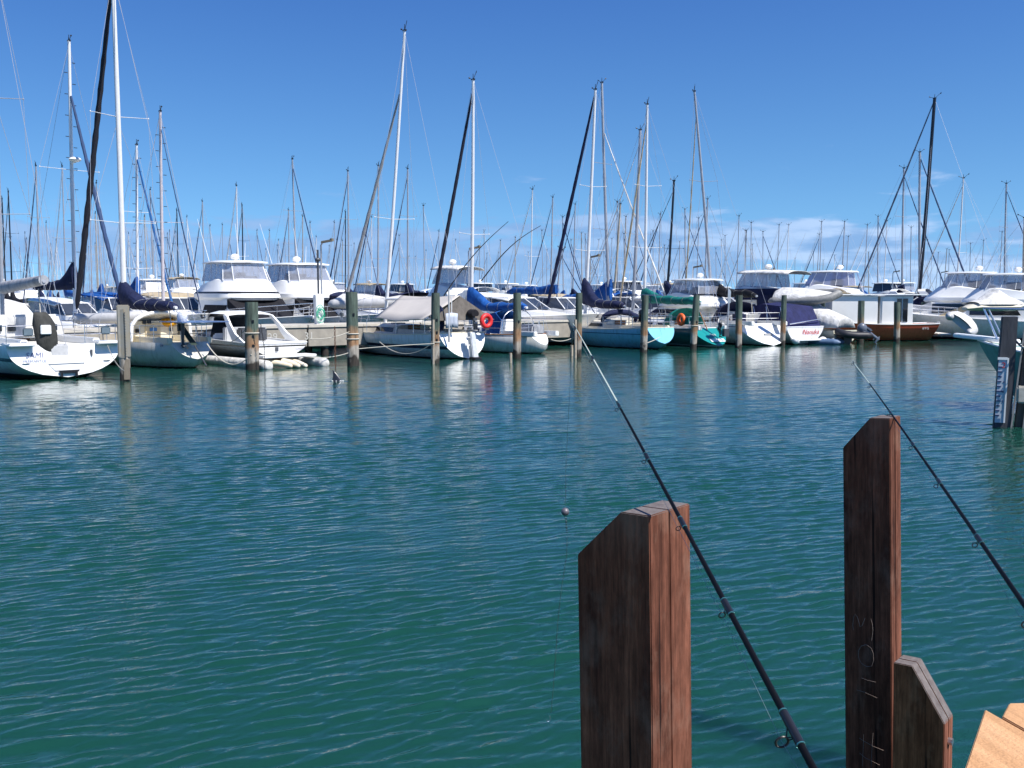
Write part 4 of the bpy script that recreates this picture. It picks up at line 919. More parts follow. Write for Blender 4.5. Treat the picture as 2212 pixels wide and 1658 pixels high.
# ---------------------------------------------------------------- front row: yachts berthed stern towards the camera
def hd_to(sx, sy, L_, bowpx):
    s = W(sx, sy); best = None
    for i in range(900, 1790):
        a = R(i / 10); q = s + Vector((math.cos(a), math.sin(a), 0)) * L_; f = q.y; x = CX + FPX * q.x / f
        d = abs(x - bowpx)
        if best is None or d < best[0]: best = (d, i / 10)
    return best[1]
YG = 'yachts moored stern out in the front row'
M_A = hull_mat('hull_grey_white', (.70, .71, .73), (.02, .03, .06), (.012, .014, .02), .10, band=(.60, .72), band_c=(.03, .04, .10))
M_B = hull_mat('hull_cream', (.62, .60, .55), None, (.012, .014, .02), .05)
M_E = hull_mat('hull_blue_grey', (.66, .70, .75), None, (.012, .02, .03), .05, band=(.42, .56), band_c=(.03, .03, .07))
M_F = hull_mat('hull_white_classic', (.72, .72, .70), None, (.012, .02, .03), .06, band=(.78, .81), band_c=(.03, .04, .10))
M_G0 = hull_mat('hull_two_tone', (.62, .62, .60), None, (.012, .02, .03), .05, band=(.45, .72), band_c=(.20, .06, .03), upper=(.03, .09, .17), upper_z=.72)
M_G = hull_mat('hull_light_blue', (.16, .44, .62), None, (.012, .02, .03), .05, band=(.74, .78), band_c=(.02, .06, .14))
M_H = hull_mat('hull_dark_teal', (.004, .085, .085), (.45, .45, .42), (.012, .02, .03), .04)
M_I = hull_mat('hull_white_modern', (.72, .73, .75), None, (.012, .02, .03), .06, band=(.98, 1.02), band_c=(.03, .04, .10))
M_J = hull_mat('hull_motor_white', (.74, .75, .77), None, (.012, .02, .03), .05)
M_L = hull_mat('hull_red_brown', (.80, .13, .06), None, (.012, .012, .014), .03, dirt=.08)
M_N = hull_mat('hull_sea_green', (.20, .34, .31), None, (.012, .02, .03), .12)

# --- A: white yacht, left edge
A, HA = sailboat('sailing_yacht', 'big white yacht at the left edge with a dark grey wheel cover and lettered stern', 148, 818, 12.0, 133,
    dict(B=3.95, s0=1.13, sm=1.12, s1=1.4, k0=.06, sw=.90, rs=.22, rb=.6, hull=M_A, transom=WHITE, n=2.6, cab=(.40, .78, .42), win=3,
         mast=dict(x=.56, h=15.5, rake=.5, m=MASTG, r=.10, spread=((.30, 1.0), (.60, .9)), fr=.07, fm=WHTC), boom=dict(z=2.95, len=4.6, cover=None, rise=.25)), YG)
bm_ = [c for c in A.children if c.name.startswith('boom')][0]
mb = MB(); mb.rings([[(6.6 - 4.6 * i / 12, .17 * math.cos(2 * PI * k / 12), 3.0 + .02 * i + .17 * math.sin(2 * PI * k / 12) * (1 + .4 * (1 - i / 12))) for k in range(12)] for i in range(13)]); mb.build('sail_bag', LGRC, bm_, smooth=True)
# transom features
mb = MB(); mb.box((.38, .18, .90), (.42, .60, .46)); mb.build('stern_opening', mat('opening_shade', (.55, .55, .56), .6), A, bevel=.04)
mb = MB()
for s_ in (1, -1): mb.slab([(-.0 + .22 * .50 - .012, s_ * .55, .50), (.22 * .5 - .012, s_ * .57, .52), (.22 * .30 - .012, s_ * .40, .30), (.22 * .30 - .012, s_ * .38, .30)], (-.01, 0, 0))
mb.slab([(.1, -.57, .52), (.1, .57, .52), (.095, .57, .505), (.095, -.57, .505)], (-.02, 0, 0)); mb.slab([(.05, -.4, .30), (.05, .4, .30), (.048, .4, .285), (.048, -.4, .285)], (-.02, 0, 0)); mb.build('locker_seam', GREYG, A)
mb = MB(); mb.box((-.03, -.02, .26), (.06, .62, .06)); mb.box((-.05, -.25, .17), (.05, .07, .18)); mb.box((-.05, .22, .17), (.05, .07, .18)); mb.box((-.04, -.02, .21), (.04, .45, .03)); mb.build('swim_ladder', BLACK, A)
text('SAMI', .25, mat('worn_navy_lettering', (.13, .15, .28), .5), A, frame((.155, .98, .80), (0, -1, 0), (.22, 0, 1)), shear=.2)
text('FREMANTLE', .13, mat('faint_lettering', (.25, .28, .42), .6), A, frame((.115, .98, .62), (0, -1, 0), (.22, 0, 1)))
mb = MB(); mb.slab([(.165, -.78, .93), (.165, -.86, .93), (.13, -.84, .72), (.13, -.80, .72)], (-.03, 0, 0)); mb.build('vent', DGREY, A)
for yy in (-1.3, 1.25): mb = MB(); mb.ball((.09, yy, .56), (.03, .13, .02), 8, 4); mb.build('fairlead', GREYG, A)
# quarter seats overhanging the transom corners, cockpit sides, pedestal cover
for s_ in (1, -1): mb = MB(); mb.box((.36, s_ * 1.38, 1.15), (.95, .80, .10)); mb.build('quarter_seat', WHITE, A, bevel=.03)
mb = MB(); rs = []
for z, a, b_, y in ((.72, .06, .04, -.12), (.88, .20, .10, -.08), (1.15, .32, .18, 0), (1.50, .36, .22, 0.04), (1.80, .34, .2, .08), (2.05, .27, .14, .14), (2.18, .20, .08, .2)):
    rs.append([(.30 + b_ * math.sin(2 * PI * k / 14), .52 + y + a * math.cos(2 * PI * k / 14) * (1 + .1 * mnoise.noise(Vector((k, z * 3, 0)))), z) for k in range(14)])
mb.rings(rs); mb.build('wheel_cover', cloth('charcoal_canvas', (.065, .065, .06)), A, smooth=True, angle=80)
mb = MB(); mb.box((.08, .62, 1.62), (.10, .32, .30)); mb.build('rail_locker', WHITE, A, bevel=.02)
for yy, kk in ((1.15, .9), (-1.3, .8)): mb = MB(); mb.box((.12, yy, 1.55), (.06, .32, .26)); mb.build('horseshoe_buoy' if kk > .85 else 'liferaft_case', mat('grey_blue_fabric', (.12, .17, .21), .8), A, bevel=.03)
mb = MB(); mb.prism([(4.0, 1.2, 1.35), (4.1, 2.05, 1.15), (5.3, 2.0, 1.05), (6.3, 1.45, 1.1)]); sh = mb.build('spray_hood', WHTC, A, bevel=.08)
for yy in (-.9, -.45, .5, .95): mb = MB(); mb.box((4.0 - .02, yy, 1.58), (.05, .26, .22)); mb.build('hood_window', GLASS, sh)
mb = MB(); mb.tube(sag(to_local(A, P(232, 745, 31.8)), to_local(A, P(268, 800, 31.3)), .15), .014, n=5); mb.build('mooring_line', ROPEG, A)
# white canopied boat behind A
# --- B: cream yacht with outboard on the rail
B_, HB = sailboat('sailing_yacht', 'cream yacht beside the steel sheathed pile, navy sail cover and white spray hood', 437, 797, 11.0, hd_to(437, 797, 10.6, 172),
    dict(B=3.2, s0=.98, sm=1.0, s1=1.4, k0=.36, sw=.48, rs=.85, rb=1.6, hull=M_B, deck=OFFW, transom=None, cab=(.34, .78, .42), win=4, wl=.45, cabm=OFFW, n=2.0, door=OFFW,
         mast=dict(x=.56, tip=(243, -60), m=MASTW, r=.15, spread=((.30, 1.35), (.60, 1.2)), fr=.125, fm=mat('black_sail_strip', (.008, .009, .018), .8), ft=.995, fx=1.0), boom=dict(z=2.38, len=4.2, cover=NAVY, col=.55, th=.28, droop=.1, rise=-.12)), YG)
z = HB.sheer(.3)
dodger(B_, 3.1, 1.25, z, 1.05, 1.0, WHTC, None)
mb = MB(); mb.tube([(3.05, 1.25 * math.cos(PI * k / 10), z + 1.1 * math.sin(PI * k / 10) ** .5) for k in range(11)], .07, n=6); mb.build('hood_hoop', WHITE, B_, smooth=True)
mb = MB(); mb.box((3.6, 0, z + .38), (.06, 1.9, .75)); bk = mb.build('bulkhead', OFFW, B_)
mb = MB(); mb.box((3.55, .1, z + .35), (.05, .62, .66)); mb.build('door', mat('cream_door', (.62, .52, .34), .5), bk)
mb = MB(); mb.box((3.51, .1, z + .42), (.02, .3, .13)); mb.build('notice', mat('blue_notice', (.06, .2, .45), .5), bk)
for yy, zz in ((.25, .72), (.45, .72), (-.65, .4), (.75, .38)): mb = MB(); mb.box((3.53, yy, z + zz), (.05, .14, .14)); mb.build('instrument', BLACK, bk)
outboard(B_, (.62, .45, z + .72), .95, DGREY, 0.0, 0, mat('white_plastic_bag', (.70, .72, .76), .5, var=.12, scale=6, bump=.03))
mb = MB(); mb.box((.5, .0, z + .78), (1.7, 1.9, .035)); mb.build('solar_panel', mat('solar_blue', (.10, .16, .32), .2), B_)
mb = MB(); q0 = to_local(B_, P(384, 693, 37.8)); q1 = to_local(B_, P(420, 745, 36.6)); q2 = to_local(B_, P(446, 790, 36.2)); mb.slab([q0 + Vector((0, .12, 0)), q0 - Vector((0, .12, 0)), q1 - Vector((0, .12, 0)), q1 + Vector((0, .12, 0))], (.04, 0, .03)); pd = mb.build('windvane_paddle', mat('paddle_green', (.03, .05, .04), .5), B_)
mb = MB(); mb.tube([q1, q2], .03, n=6); mb.build('paddle_shaft', DGREY, pd)
text('EZ108', .11, INK, B_, frame(HB.pt(.05, .88, 1) + Vector((0, .03, 0)), (-1, 0, 0), (0, 0, 1)))
mb = MB(); mb.ball((9.0, -.6, 1.65), (.6, .35, .2), 10, 5); bag = mb.build('yellow_bag', YEL, None, smooth=True); bag.matrix_world = Mroot(B_); tag(bag, 'bright yellow bag lashed under the navy sail cover', 'bag')
bag.location = to_world(B_, (-5.2, .0, -.0)); 

# --- C: sports boat on inflatable dry dock
M_C = hull_mat('hull_sport_grey', (.42, .43, .45), None, (.2, .2, .2), -.2, band=(.92, .99), band_c=(.02, .02, .02))
C_ = empty('sports_cruiser', W(604, 790), R(hd_to(604, 790, 8.0, 400)), 'white sports boat with a curved arch, raised out of the water on white inflatable tubes', 'motor boat')
C_.scale = (.8, .8, .8)
HC = Hull(8.2, 3.1, 1.12, 1.2, 1.45, .40, .0, .96, -.10, 1.2, n=1.8); HC.draft = -.25
HC.build(C_, hull_mat('hull_sport', (.70, .70, .70), (.03, .03, .03), (.55, .55, .55), -.1, band=(.93, 1.0), band_c=(.02, .02, .02)), WHITE, None, rail=WHITE)
mb = MB(); mb.box((-.55, 0, .52), (1.0, 2.9, .12)); mb.build('swim_platform', WHITE, C_, bevel=.03)
mb = MB(); mb.box((.1, 0, 1.12), (.5, 2.98, .12)); mb.build('transom_ledge', WHITE, C_, bevel=.04)
mb = MB(); mb.box((-.125, .2, .82), (.03, .16, .2)); mb.build('transom_hatch', DGREY, C_)
text('AOV6304', .12, INK, C_, frame((-.13, -1.05, .80), (0, -1, 0), (0, 0, 1)))
mb = MB()  # arch
for s_ in (1, -1):
    mb.rings([[(x + dx, s_ * y + dy, z) for dx, dy in ((-a, -.05), (a, -.05), (a, .05), (-a, .05))] for x, y, z, a in ((1.2, 1.48, 1.15, .55), (1.9, 1.42, 1.55, .28), (2.4, 1.36, 2.0, .2), (2.9, 1.25, 2.42, .16), (3.3, 1.0, 2.55, .16))])
mb.rings([[(x, 1.28, z), (x, .7, z + .13), (x, -.7, z + .13), (x, -1.28, z), (x, -.7, z + .06), (x, .7, z + .06)] for x, z in ((2.75, 2.40), (3.0, 2.48), (4.6, 2.50), (5.3, 2.40))])
arch = mb.build('hardtop_arch', WHITE, C_, smooth=True, angle=40)
mb = MB(); mb.rings([[(x, y, z) for x, y, z in ((4.4, 1.35, 1.3), (5.2, .9, 1.35), (5.2, -.9, 1.35), (4.4, -1.35, 1.3))], [(x, y, z) for x, y, z in ((4.1, 1.22, 2.42), (4.7, .8, 2.42), (4.7, -.8, 2.42), (4.1, -1.22, 2.42))]], cap=False); mb.build('windscreen', GLASS, C_)
mb = MB(); mb.prism([(4.2, 1.2, 1.3), (4.4, 1.6, 1.1), (6.6, 1.5, .6), (7.2, 1.35, .3)]); mb.build('cuddy', WHITE, C_, bevel=.05)
mb = MB(); mb.box((2.6, .5, 1.45), (.5, .5, .7)); mb.box((2.6, -.5, 1.45), (.5, .5, .7)); mb.build('helm_seat', DGREY, C_, bevel=.08)
mb = MB(); mb.box((3.3, 0, 1.45), (.35, 2.3, .75)); mb.build('dashboard', GREYG, C_, bevel=.05)
dd = empty('inflatable_dock', C_.location, C_.rotation_euler.z, 'white inflatable tubes floating under the sports boat, stained orange at the end', 'boat lift'); dd.scale = (.85, .85, .85)
for s_ in (1, -1):
    mb = MB(); mb.tube([(-1.4, s_ * 1.45, .12), (-.9, s_ * 1.45, .14), (3.5, s_ * 1.5, .14), (7.4, s_ * 1.1, .14)], .26, n=14); mb.ball((-1.4, s_ * 1.45, .12), .26, 14, 8); mb.build('float_tube', WHTC, dd, smooth=True)
STAIN = mat('stained_white_vinyl', (.72, .69, .60), .6, var=.1, scale=3.5, c2=(.70, .58, .38))
for a_, b_ in (((-.5, .9, .2), (-1.6, .4, .10)), ((-.5, -.2, .2), (-1.7, -.3, .08)), ((-.9, .35, .25), (-1.75, .1, .1))):
    mb = MB(); mb.tube([a_, Vector(a_).lerp(Vector(b_), .5) + Vector((0, 0, .05)), b_], .17, .10, n=10); mb.ball(b_, .10, 8, 5); mb.build('end_flap', STAIN, dd, smooth=True)
mb = MB(); mb.box((-.3, .3, .32), (.4, .3, .3)); mb.build('drive_unit', RUST, C_, bevel=.04)

# --- E: tent yacht
E_, HE = sailboat('sailing_yacht', 'yacht with a pale grey tent awning over its boom, white transom with a hanging rudder', 1012, 775, 11.0, hd_to(1012, 775, 10.9, 735),
    dict(B=3.3, s0=1.12, sm=1.0, s1=1.42, k0=.02, sw=.74, rs=.42, rb=1.3, hull=M_E, transom=WHITE, n=2.0, rail=OFFW, cab=(.38, .74, .42), win=2, wl=1.15, wh=.2, cabm=LGRC if False else mat('cabin_warm_white', (.60, .59, .57), .4),
         mast=dict(x=.60, tip=(874, 66), m=MASTW, r=.105, spread=((.36, 1.1),), fr=.085, fm=mat('grey_uv_strip', (.33, .33, .34), .8), ft=.80, fx=.99), boom=dict(z=2.55, len=4.6, cover=None)), YG)
zr = 2.72; mb = MB(); rs = []
for i in range(13):
    s = i / 12; x = 5.2 - 4.6 * s; sgg = .10 * math.sin(PI * s); ring = []
    for q in (-1, -.66, -.33, 0, .33, .66, 1): ring.append((x + abs(q) * .35 * (1 - 2 * s) * -1, q * 1.75, zr - sgg * .6 - (1.02 - .03 * math.sin(3 * PI * s)) * abs(q) - .04 * math.sin(PI * abs(q))))
    rs.append(ring)
mb.rings(rs, cap=False, closed=False); tent = mb.build('tent_awning', TENTC, E_, smooth=True, solid=.02, angle=60)
for x_, nm in ((.55, 'awning_end'),):
    mb = MB(); mb.slab([(x_, 0, zr - .03), (x_ - .2, 1.72, 1.66), (x_ - .2, -1.72, 1.66)], (.03, 0, 0)); mb.build(nm, cloth('taupe_canvas', (.17, .15, .13)), tent)
mb = MB(); mb.slab([(-.05, .13, 1.15), (-.05, -.13, 1.15), (-.32, -.16, -.2), (-.32, .16, -.2)], (-.28, 0, 0)); ru = mb.build('rudder', mat('rudder_grey', (.55, .57, .60), .4), E_, bevel=.03)
mb = MB(); [mb.box((-.2 + z * .05, 0, z), (.36, .34, .05)) for z in (.62, .95)]; mb.build('pintle', STEEL, ru)
mb = MB(); mb.box((-.5, 0, .02), (.40, .34, .18)); mb.build('rudder_foot', BLACK, ru)
mb = MB(); mb.tube([(.1, .95, 1.2), (.1, .95, 3.0)], .035, n=6); mb.tube([(.1, .95, .75), (.1, .95, 1.2)], .05, n=6); mb.build('ensign_staff', GREYG, E_, smooth=True)
mb = MB(); mb.tube([(.25, .7, 1.2), (.25, .7, 2.7)], .02, n=5); mb.build('antenna', WHITE, E_)
STR = mat('striped_towel', (.55, .60, .70), .8, var=.25, scale=10, stretch=(1, 5, .2))
mb = MB(); rs = []
for y in [i * .09 for i in range(8)]: rs.append([(.10 + .03 * math.sin(y * 40), 1.12 - y, 2.0 - z - .12 * abs(y - .3)) for z in (0, .2, .4, .62)])
mb.rings(rs, cap=False, closed=False); tw = mb.build('striped_towel', STR, None, solid=.02, smooth=True); tw.matrix_world = Mroot(E_); tag(tw, 'blue and white striped towel over the stern rail of the awning yacht', 'towel')
mb = MB(); rs = []
for z, a in ((1.25, .22), (1.5, .27), (1.9, .26), (2.2, .18), (2.32, .05)): rs.append([(.7 + a * .8 * math.cos(2 * PI * k / 10), 1.05 + a * math.sin(2 * PI * k / 10), z) for k in range(10)])
mb.rings(rs); mb.build('winch_cover', NAVY, E_, smooth=True, angle=80)
mb = MB(); mb.rings([[(.05 + dx, -.42 + a * math.cos(2 * PI * k / 12), 1.98 + .15 * math.sin(2 * PI * k / 12) - .05 * abs(math.cos(2 * PI * k / 12))) for k in range(12)] for dx, a in ((0, .20), (.1, .26), (.3, .26), (.38, .20))]); oc = mb.build('covered_outboard', BLKC, E_, smooth=True, angle=50)
mb = MB(); mb.tube([(.15, -.42, 1.9), (.12, -.42, 1.25)], .05, n=6); mb.box((.1, -.42, 1.7), (.1, .2, .12)); mb.build('engine_leg', DGREY, oc)
mb = MB(); mb.box((-.05, -.35, 1.42), (.05, .2, .2)); mb.build('rail_box', BLACK, E_)
mb = MB(); mb.torus((.0, -.98, 1.62), .24, .105, 'x', 22, 10); lr = mb.build('lifebuoy', REDP, None, smooth=True); lr.matrix_world = Mroot(E_); tag(lr, 'bright red ring buoy hanging on the awning yacht stern rail', 'lifebuoy', 'ring buoys')
mb = MB(); mb.box((-.04, -.98, 1.30), (.06, .2, .14)); b2 = mb.build('buoy_light', DGREY, lr)
mb = MB(); q = HE.pt(.93, .75, 1); mb.ball(q + Vector((0, .22, 0)), (.17, .17, .24), 12, 8); mb.ball(q + Vector((0, .22, .28)), (.04, .04, .12), 6, 4); f = mb.build('fender', WHTC, None, smooth=True); f.matrix_world = Mroot(E_); tag(f, 'round white fender hanging near the bow of the awning yacht', 'fender')
text('TRELAND', .15, INK, E_, frame(HE.pt(.72, .86, 1) + Vector((0, .03, 0)), (-1, 0, 0), (0, 0, 1)))

# --- F: small classic yacht with blue canvas
F_, HF = sailboat('sailing_yacht', 'small white yacht with royal blue sail cover and blue spray hood, overhanging stern', 1192, 765, 9.6, hd_to(1192, 765, 9.6, 925),
    dict(B=2.9, s0=.92, sm=.88, s1=1.25, k0=.42, sw=.34, rs=1.05, rb=1.6, hull=M_F, transom=WHITE, n=2.0, rail=TEAK, cab=(.42, .78, .40), win=3, wl=.4,
         mast=dict(x=.62, tip=(1022, 172), m=MASTW, r=.115, spread=((.37, .95),), fr=.10, fm=mat('dark_navy_sail_strip', (.010, .012, .03), .8), ft=.96), boom=dict(z=2.15, len=4.1, cover=ROYAL, col=.65, th=.24, droop=.12)), YG)
z = HF.sheer(.3); dodger(F_, 3.3, 1.0, z, 1.15, .75, ROYAL, None)
mb = MB(); mb.slab([(2.6, 1.0, z + .05), (3.3, 1.0, z + .05), (3.3, .98, z + 1.0), (2.9, .98, z + 1.05), (2.45, 1.0, z + .7)], (0, -.03, 0)); mb.build('hood_wing', ROYAL, F_)
mb = MB(); mb.tube([(2.4, 1.0 * math.cos(PI * k / 10), z + 1.2 * math.sin(PI * k / 10) ** .5) for k in range(11)], .025, n=6); mb.build('hood_frame', STEEL, F_, smooth=True)
mb = MB(); mb.box((3.45, 0, z + .35), (.08, 1.7, .7)); mb.build('bulkhead', WHITE, F_)
mb = MB(); mb.prism([(.9, z, .4), (.9, z + .5, .35), (1.9, z + .5, .35), (2.0, z, .4)]); mb.build('cockpit_cover', LGRC, F_, bevel=.08)
# --- G0: dark sheer classic behind
G0, HG0 = sailboat('sailing_yacht', 'low wooden yacht with dark blue sheer and red brown stripe, seen between two piles', 1330, 742, 9.5, hd_to(1330, 742, 9.5, 1176),
    dict(B=2.6, s0=.95, sm=.88, s1=1.15, k0=.30, sw=.4, rs=-.5, hull=M_G0, deck=OFFW, cab=(.40, .72, .35), win=2, cabm=OFFW, rails=False, mast=None), YG)
# --- G: light blue yacht
G_, HG = sailboat('sailing_yacht', 'light blue hulled yacht with cream deck and navy sail cover, bright blue transom', 1440, 755, 11.5, hd_to(1440, 755, 11.5, 1172),
    dict(B=3.2, s0=1.10, sm=.98, s1=1.28, k0=.30, sw=.54, rs=.45, rb=1.7, hull=M_G, transom=mat('bright_blue_paint', (.20, .52, .70), .3, var=.06), deck=OFFW, n=1.9, rail=OFFW, cab=(.34, .70, .46), win=4, wl=.75, cabm=mat('cabin_cream', (.70, .66, .55), .4),
         mast=dict(x=.62, tip=(1286, 193), m=MASTW, r=.12, spread=((.30, 1.0), (.58, .9)), fr=.105, fm=NAVY, ft=.985), boom=dict(z=2.30, len=3.6, cover=NAVY, col=.95, th=.26, droop=.1, rise=-.15)), YG)
z = HG.sheer(.35); mb = MB(); rs = []
for i in range(10): a = PI * i / 9; rs.append([(3.9 + .16 * math.cos(2 * PI * k / 10), 1.15 * math.cos(a) + .1 * math.sin(i * 3), z + .45 + .42 * math.sin(a) + .16 * math.sin(2 * PI * k / 10)) for k in range(10)])
mb.rings(rs); mb.build('folded_hood', NAVY, G_, smooth=True, angle=80)
outboard(G_, (.9, .95, z + .65), .8, BLACK)
mb = MB(); mb.box((2.2, 0, 2.75), (1.6, 1.7, .05)); mb.tube([(2.2, .7, z), (2.2, .7, 2.75)], .025, n=5); mb.tube([(2.2, -.7, z), (2.2, -.7, 2.75)], .025, n=5); mb.build('solar_panel', mat('solar_navy', (.05, .06, .12), .3), G_)
# --- H: dark teal yacht
H_, HH = sailboat('sailing_yacht', 'dark teal hulled yacht with green sail cover and teal spray hood, lettered teal transom', 1558, 750, 10.8, hd_to(1558, 750, 10.8, 1330),
    dict(B=3.2, s0=.98, sm=.95, s1=1.3, k0=.08, sw=.64, rs=1.45, rb=1.5, hull=M_H, transom=mat('teal_paint', (.01, .24, .24), .3, var=.06), n=2.0, rail=WHITE, cab=(.36, .72, .42), win=2, wl=.7,
         mast=dict(x=.70, tip=(1398, 225), m=MASTW, r=.115, spread=((.33, 1.0), (.62, .9)), fr=.06, fm=TANC, ft=.93), boom=dict(z=2.40, len=5.6, cover=TEALC, col=.35, th=.26, droop=.02, rise=-.08)), YG)
z = HH.sheer(.3); dodger(H_, 3.2, 1.15, z, 1.1, .9, TEALC, None)
for x0_, y_ in ((1.6, 1.2), (.9, 1.1)): mb = MB(); mb.box((x0_, y_, z + .42), (.65, .05, .34)); mb.build('dodger_panel', TEALC, H_)
mb = MB(); mb.torus((1.9, 1.25, z + .5), .25, .10, 'y', 22, 10); lr = mb.build('lifebuoy', ORGP, None, smooth=True); lr.matrix_world = Mroot(H_); tag(lr, 'orange ring buoy on the rail of the teal yacht', 'lifebuoy', 'ring buoys')
outboard(H_, (.45, -.2, z + .1), .55, BLACK)
mb = MB(); mb.tube([(.2, -.5, z - .3), (.1, -.55, z + 2.1)], .045, n=6); mb.slab([(.1, -.62, z + 1.4), (.1, -.45, z + 1.4), (.05, -.42, z + 2.2), (.05, -.6, z + 2.0)], (.03, 0, 0)); mb.build('wind_steering_gear', ALU, H_)
mb = MB(); mb.tube([(.3, .7, z), (.9, .75, z + .9)], .03, n=6); mb.build('flag_staff', TEAK, H_)
text('ES3', .26, WHI, H_, frame((1.45 * .62 - .04, -.1, .62), (0, -1, 0), (1.45, 0, 1)))
mb = MB(); mb.slab([(.37, .35, .28), (.37, -.55, .28), (.59, -.55, .43), (.59, .35, .43)], (-.03, 0, 0.01)); mb.build('name_plate', WHITE, H_)
mb = MB(); mb.box((-.55, .15, .80), (.2, .3, .4)); mb.build('stern_locker', DGREY, H_)
# --- I: white yacht with sugar scoop stern
I_, HI = sailboat('sailing_yacht', 'white yacht with navy spray hood and long sloping scoop stern ending beside a pile', 1672, 747, 11.2, hd_to(1665, 746, 11.2, 1470),
    dict(B=3.6, s0=1.15, sm=1.15, s1=1.4, k0=.02, sw=.78, rs=1.45, rb=1.2, hull=M_I, transom=WHITE, n=2.0, rail=WHITE, cab=(.40, .76, .42), win=3, wl=.8,
         mast=dict(x=.63, tip=(1500, 197), m=MASTG, r=.115, spread=((.31, 1.0), (.60, .9)), fr=.045, fm=TANC, ft=.9), boom=dict(z=2.75, len=5.0, cover=BLKC, col=.55, th=.2, droop=.0, rise=-.05)), YG)
z = HI.sheer(.3); dodger(I_, 3.9, 1.35, z, 1.25, 1.0, NAVY, None)
mb = MB(); mb.box((2.6, .7, z + .35), (.6, .7, .7)); mb.build('helm_cover', NAVY, I_, bevel=.15)
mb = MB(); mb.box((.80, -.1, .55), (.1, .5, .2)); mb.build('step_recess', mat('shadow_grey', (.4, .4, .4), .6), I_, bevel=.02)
mb = MB(); q = HI.pt(.12, .9, 1); mb.tube([q + Vector((0, .15, .12)), q + Vector((0, .15, -.42))], .1, n=10); mb.ball(q + Vector((0, .15, .12)), .1, 10, 5); mb.ball(q + Vector((0, .15, -.42)), .1, 10, 5)
f = mb.build('fender', WHTC, None, smooth=True); f.matrix_world = Mroot(I_); tag(f, 'long white fender over the side of the scoop stern yacht', 'fender')

# --- J: small motor boat with navy canopy
J_ = empty('motor_boat', W(1738, 743), R(120), 'small white motor boat under a navy canopy, red script across its transom', 'motor boat')
HJ = Hull(6.8, 2.9, .98, 1.05, 1.3, -.1, .4, .98, -.05, 1.0, n=1.7); HJ.build(J_, M_J, WHITE, None, rail=WHITE)
mb = MB(); mb.box((-.3, -.0, .26), (.6, 2.3, .10)); mb.build('swim_platform', WHITE, J_, bevel=.03)
for s_ in (1, -1): mb = MB(); mb.ball((-.35, s_ * 1.05, .22), (.25, .22, .2), 10, 6); mb.build('platform_pod', WHITE, J_, smooth=True)
text('Nanuka', .42, REDI, J_, frame((-.09, -.35, .68), (0, -1, 0), (0, 0, 1)), shear=.35)
mb = MB(); mb.rings([[(x, w_, 1.0), (x + k, w_ * .92, h_), (x + k, 0, h_ + .1), (x + k, -w_ * .92, h_), (x, -w_, 1.0)] for x, k, w_, h_ in ((.05, .25, 1.3, 1.55), (.4, .25, 1.32, 2.12), (2.2, .0, 1.3, 2.25), (3.3, -.2, 1.15, 2.1), (4.2, -.5, 1.0, 1.5))]); cn_ = mb.build('canopy', PURC, J_, smooth=True, angle=35)
mb = MB(); [mb.tube([(x, 1.36, 1.0), (x + .35, 1.30, 2.1)], .02, n=5) for x in (.3, 1.4, 2.4)]; mb.tube([(-.02, 1.2, 1.15), (-.02, -1.2, 1.4)], .03, n=5); mb.build('canopy_frame', STEEL, cn_)
# --- K: white draped cover, low white launch, and a blue grey dinghy
K_ = empty('draped_boat', W(1826, 741), R(122), 'small launch under a peaked white drape between the motor boat and houseboat', 'motor boat')
HK = Hull(5.2, 2.2, .75, .75, .95, -.1, .3, .95, 0, .6, n=1.8); HK.build(K_, mat('yellowed_white_paint', (.62, .60, .48), .4), DECKW, None, N_=14, M_=6)
mb = MB(); rs = []
for s, ww, h_ in ((0, .75, .75), (.2, .95, 1.0), (.5, 1.05, 1.35), (.8, .95, 1.75), (1.0, .55, 1.95), (1.1, .2, 1.9)):
    rs.append([(.0 + 3.4 * s, ww * math.cos(PI * k / 10) * (1 + .06 * math.cos(k * 2.5)), .88 + (h_ - .2) * math.sin(PI * k / 10) ** .7) for k in range(11)])
rs.insert(0, [(0 - .02, 0 + .7 * math.cos(PI * k / 10), .9) for k in range(11)]); mb.rings(rs, cap=False, closed=False); mb.build('drape', WHTC, K_, smooth=True, solid=.03, angle=60)
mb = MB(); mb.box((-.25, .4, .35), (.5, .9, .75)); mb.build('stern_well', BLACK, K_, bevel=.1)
D_ = empty('dinghy', W(1806, 743), R(150), 'blue grey inflatable dinghy floating behind the small motor boat', 'dinghy')
def inflatable(parent, L_, B, r, mt, floor=True, z=.22):
    mb = MB(); pts = [(0, B / 2, z), (L_ * .35, B / 2, z), (L_ * .7, B / 2 * .95, z + .04), (L_ * .9, B / 2 * .6, z + .12), (L_, 0, z + .2), (L_ * .9, -B / 2 * .6, z + .12), (L_ * .7, -B / 2 * .95, z + .04), (L_ * .35, -B / 2, z), (0, -B / 2, z)]
    mb.tube(pts, r, n=12); 
    for s_ in (1, -1): mb.rings([[(-x_, s_ * B / 2 + q * r * math.cos(2 * PI * k / 12), z + q * r * math.sin(2 * PI * k / 12)) for k in range(12)] for x_, q in ((0, 1), (.2, .8), (.35, .2))])
    o = mb.build('tube', mt, parent, smooth=True)
    mb = MB(); mb.add([(.1, B / 2, z - .1), (L_ * .75, B / 2 * .9, z - .1), (L_ * .95, 0, z), (L_ * .75, -B / 2 * .9, z - .1), (.1, -B / 2, z - .1)], [(0, 1, 2, 3, 4)]); mb.box((.12, 0, z + .05), (.05, B, .35)); mb.build('floor', GREYG, parent)
    return o
inflatable(D_, 2.2, 1.0, .19, mat('blue_grey_rubber', (.09, .15, .25), .5, var=.1), z=.12)

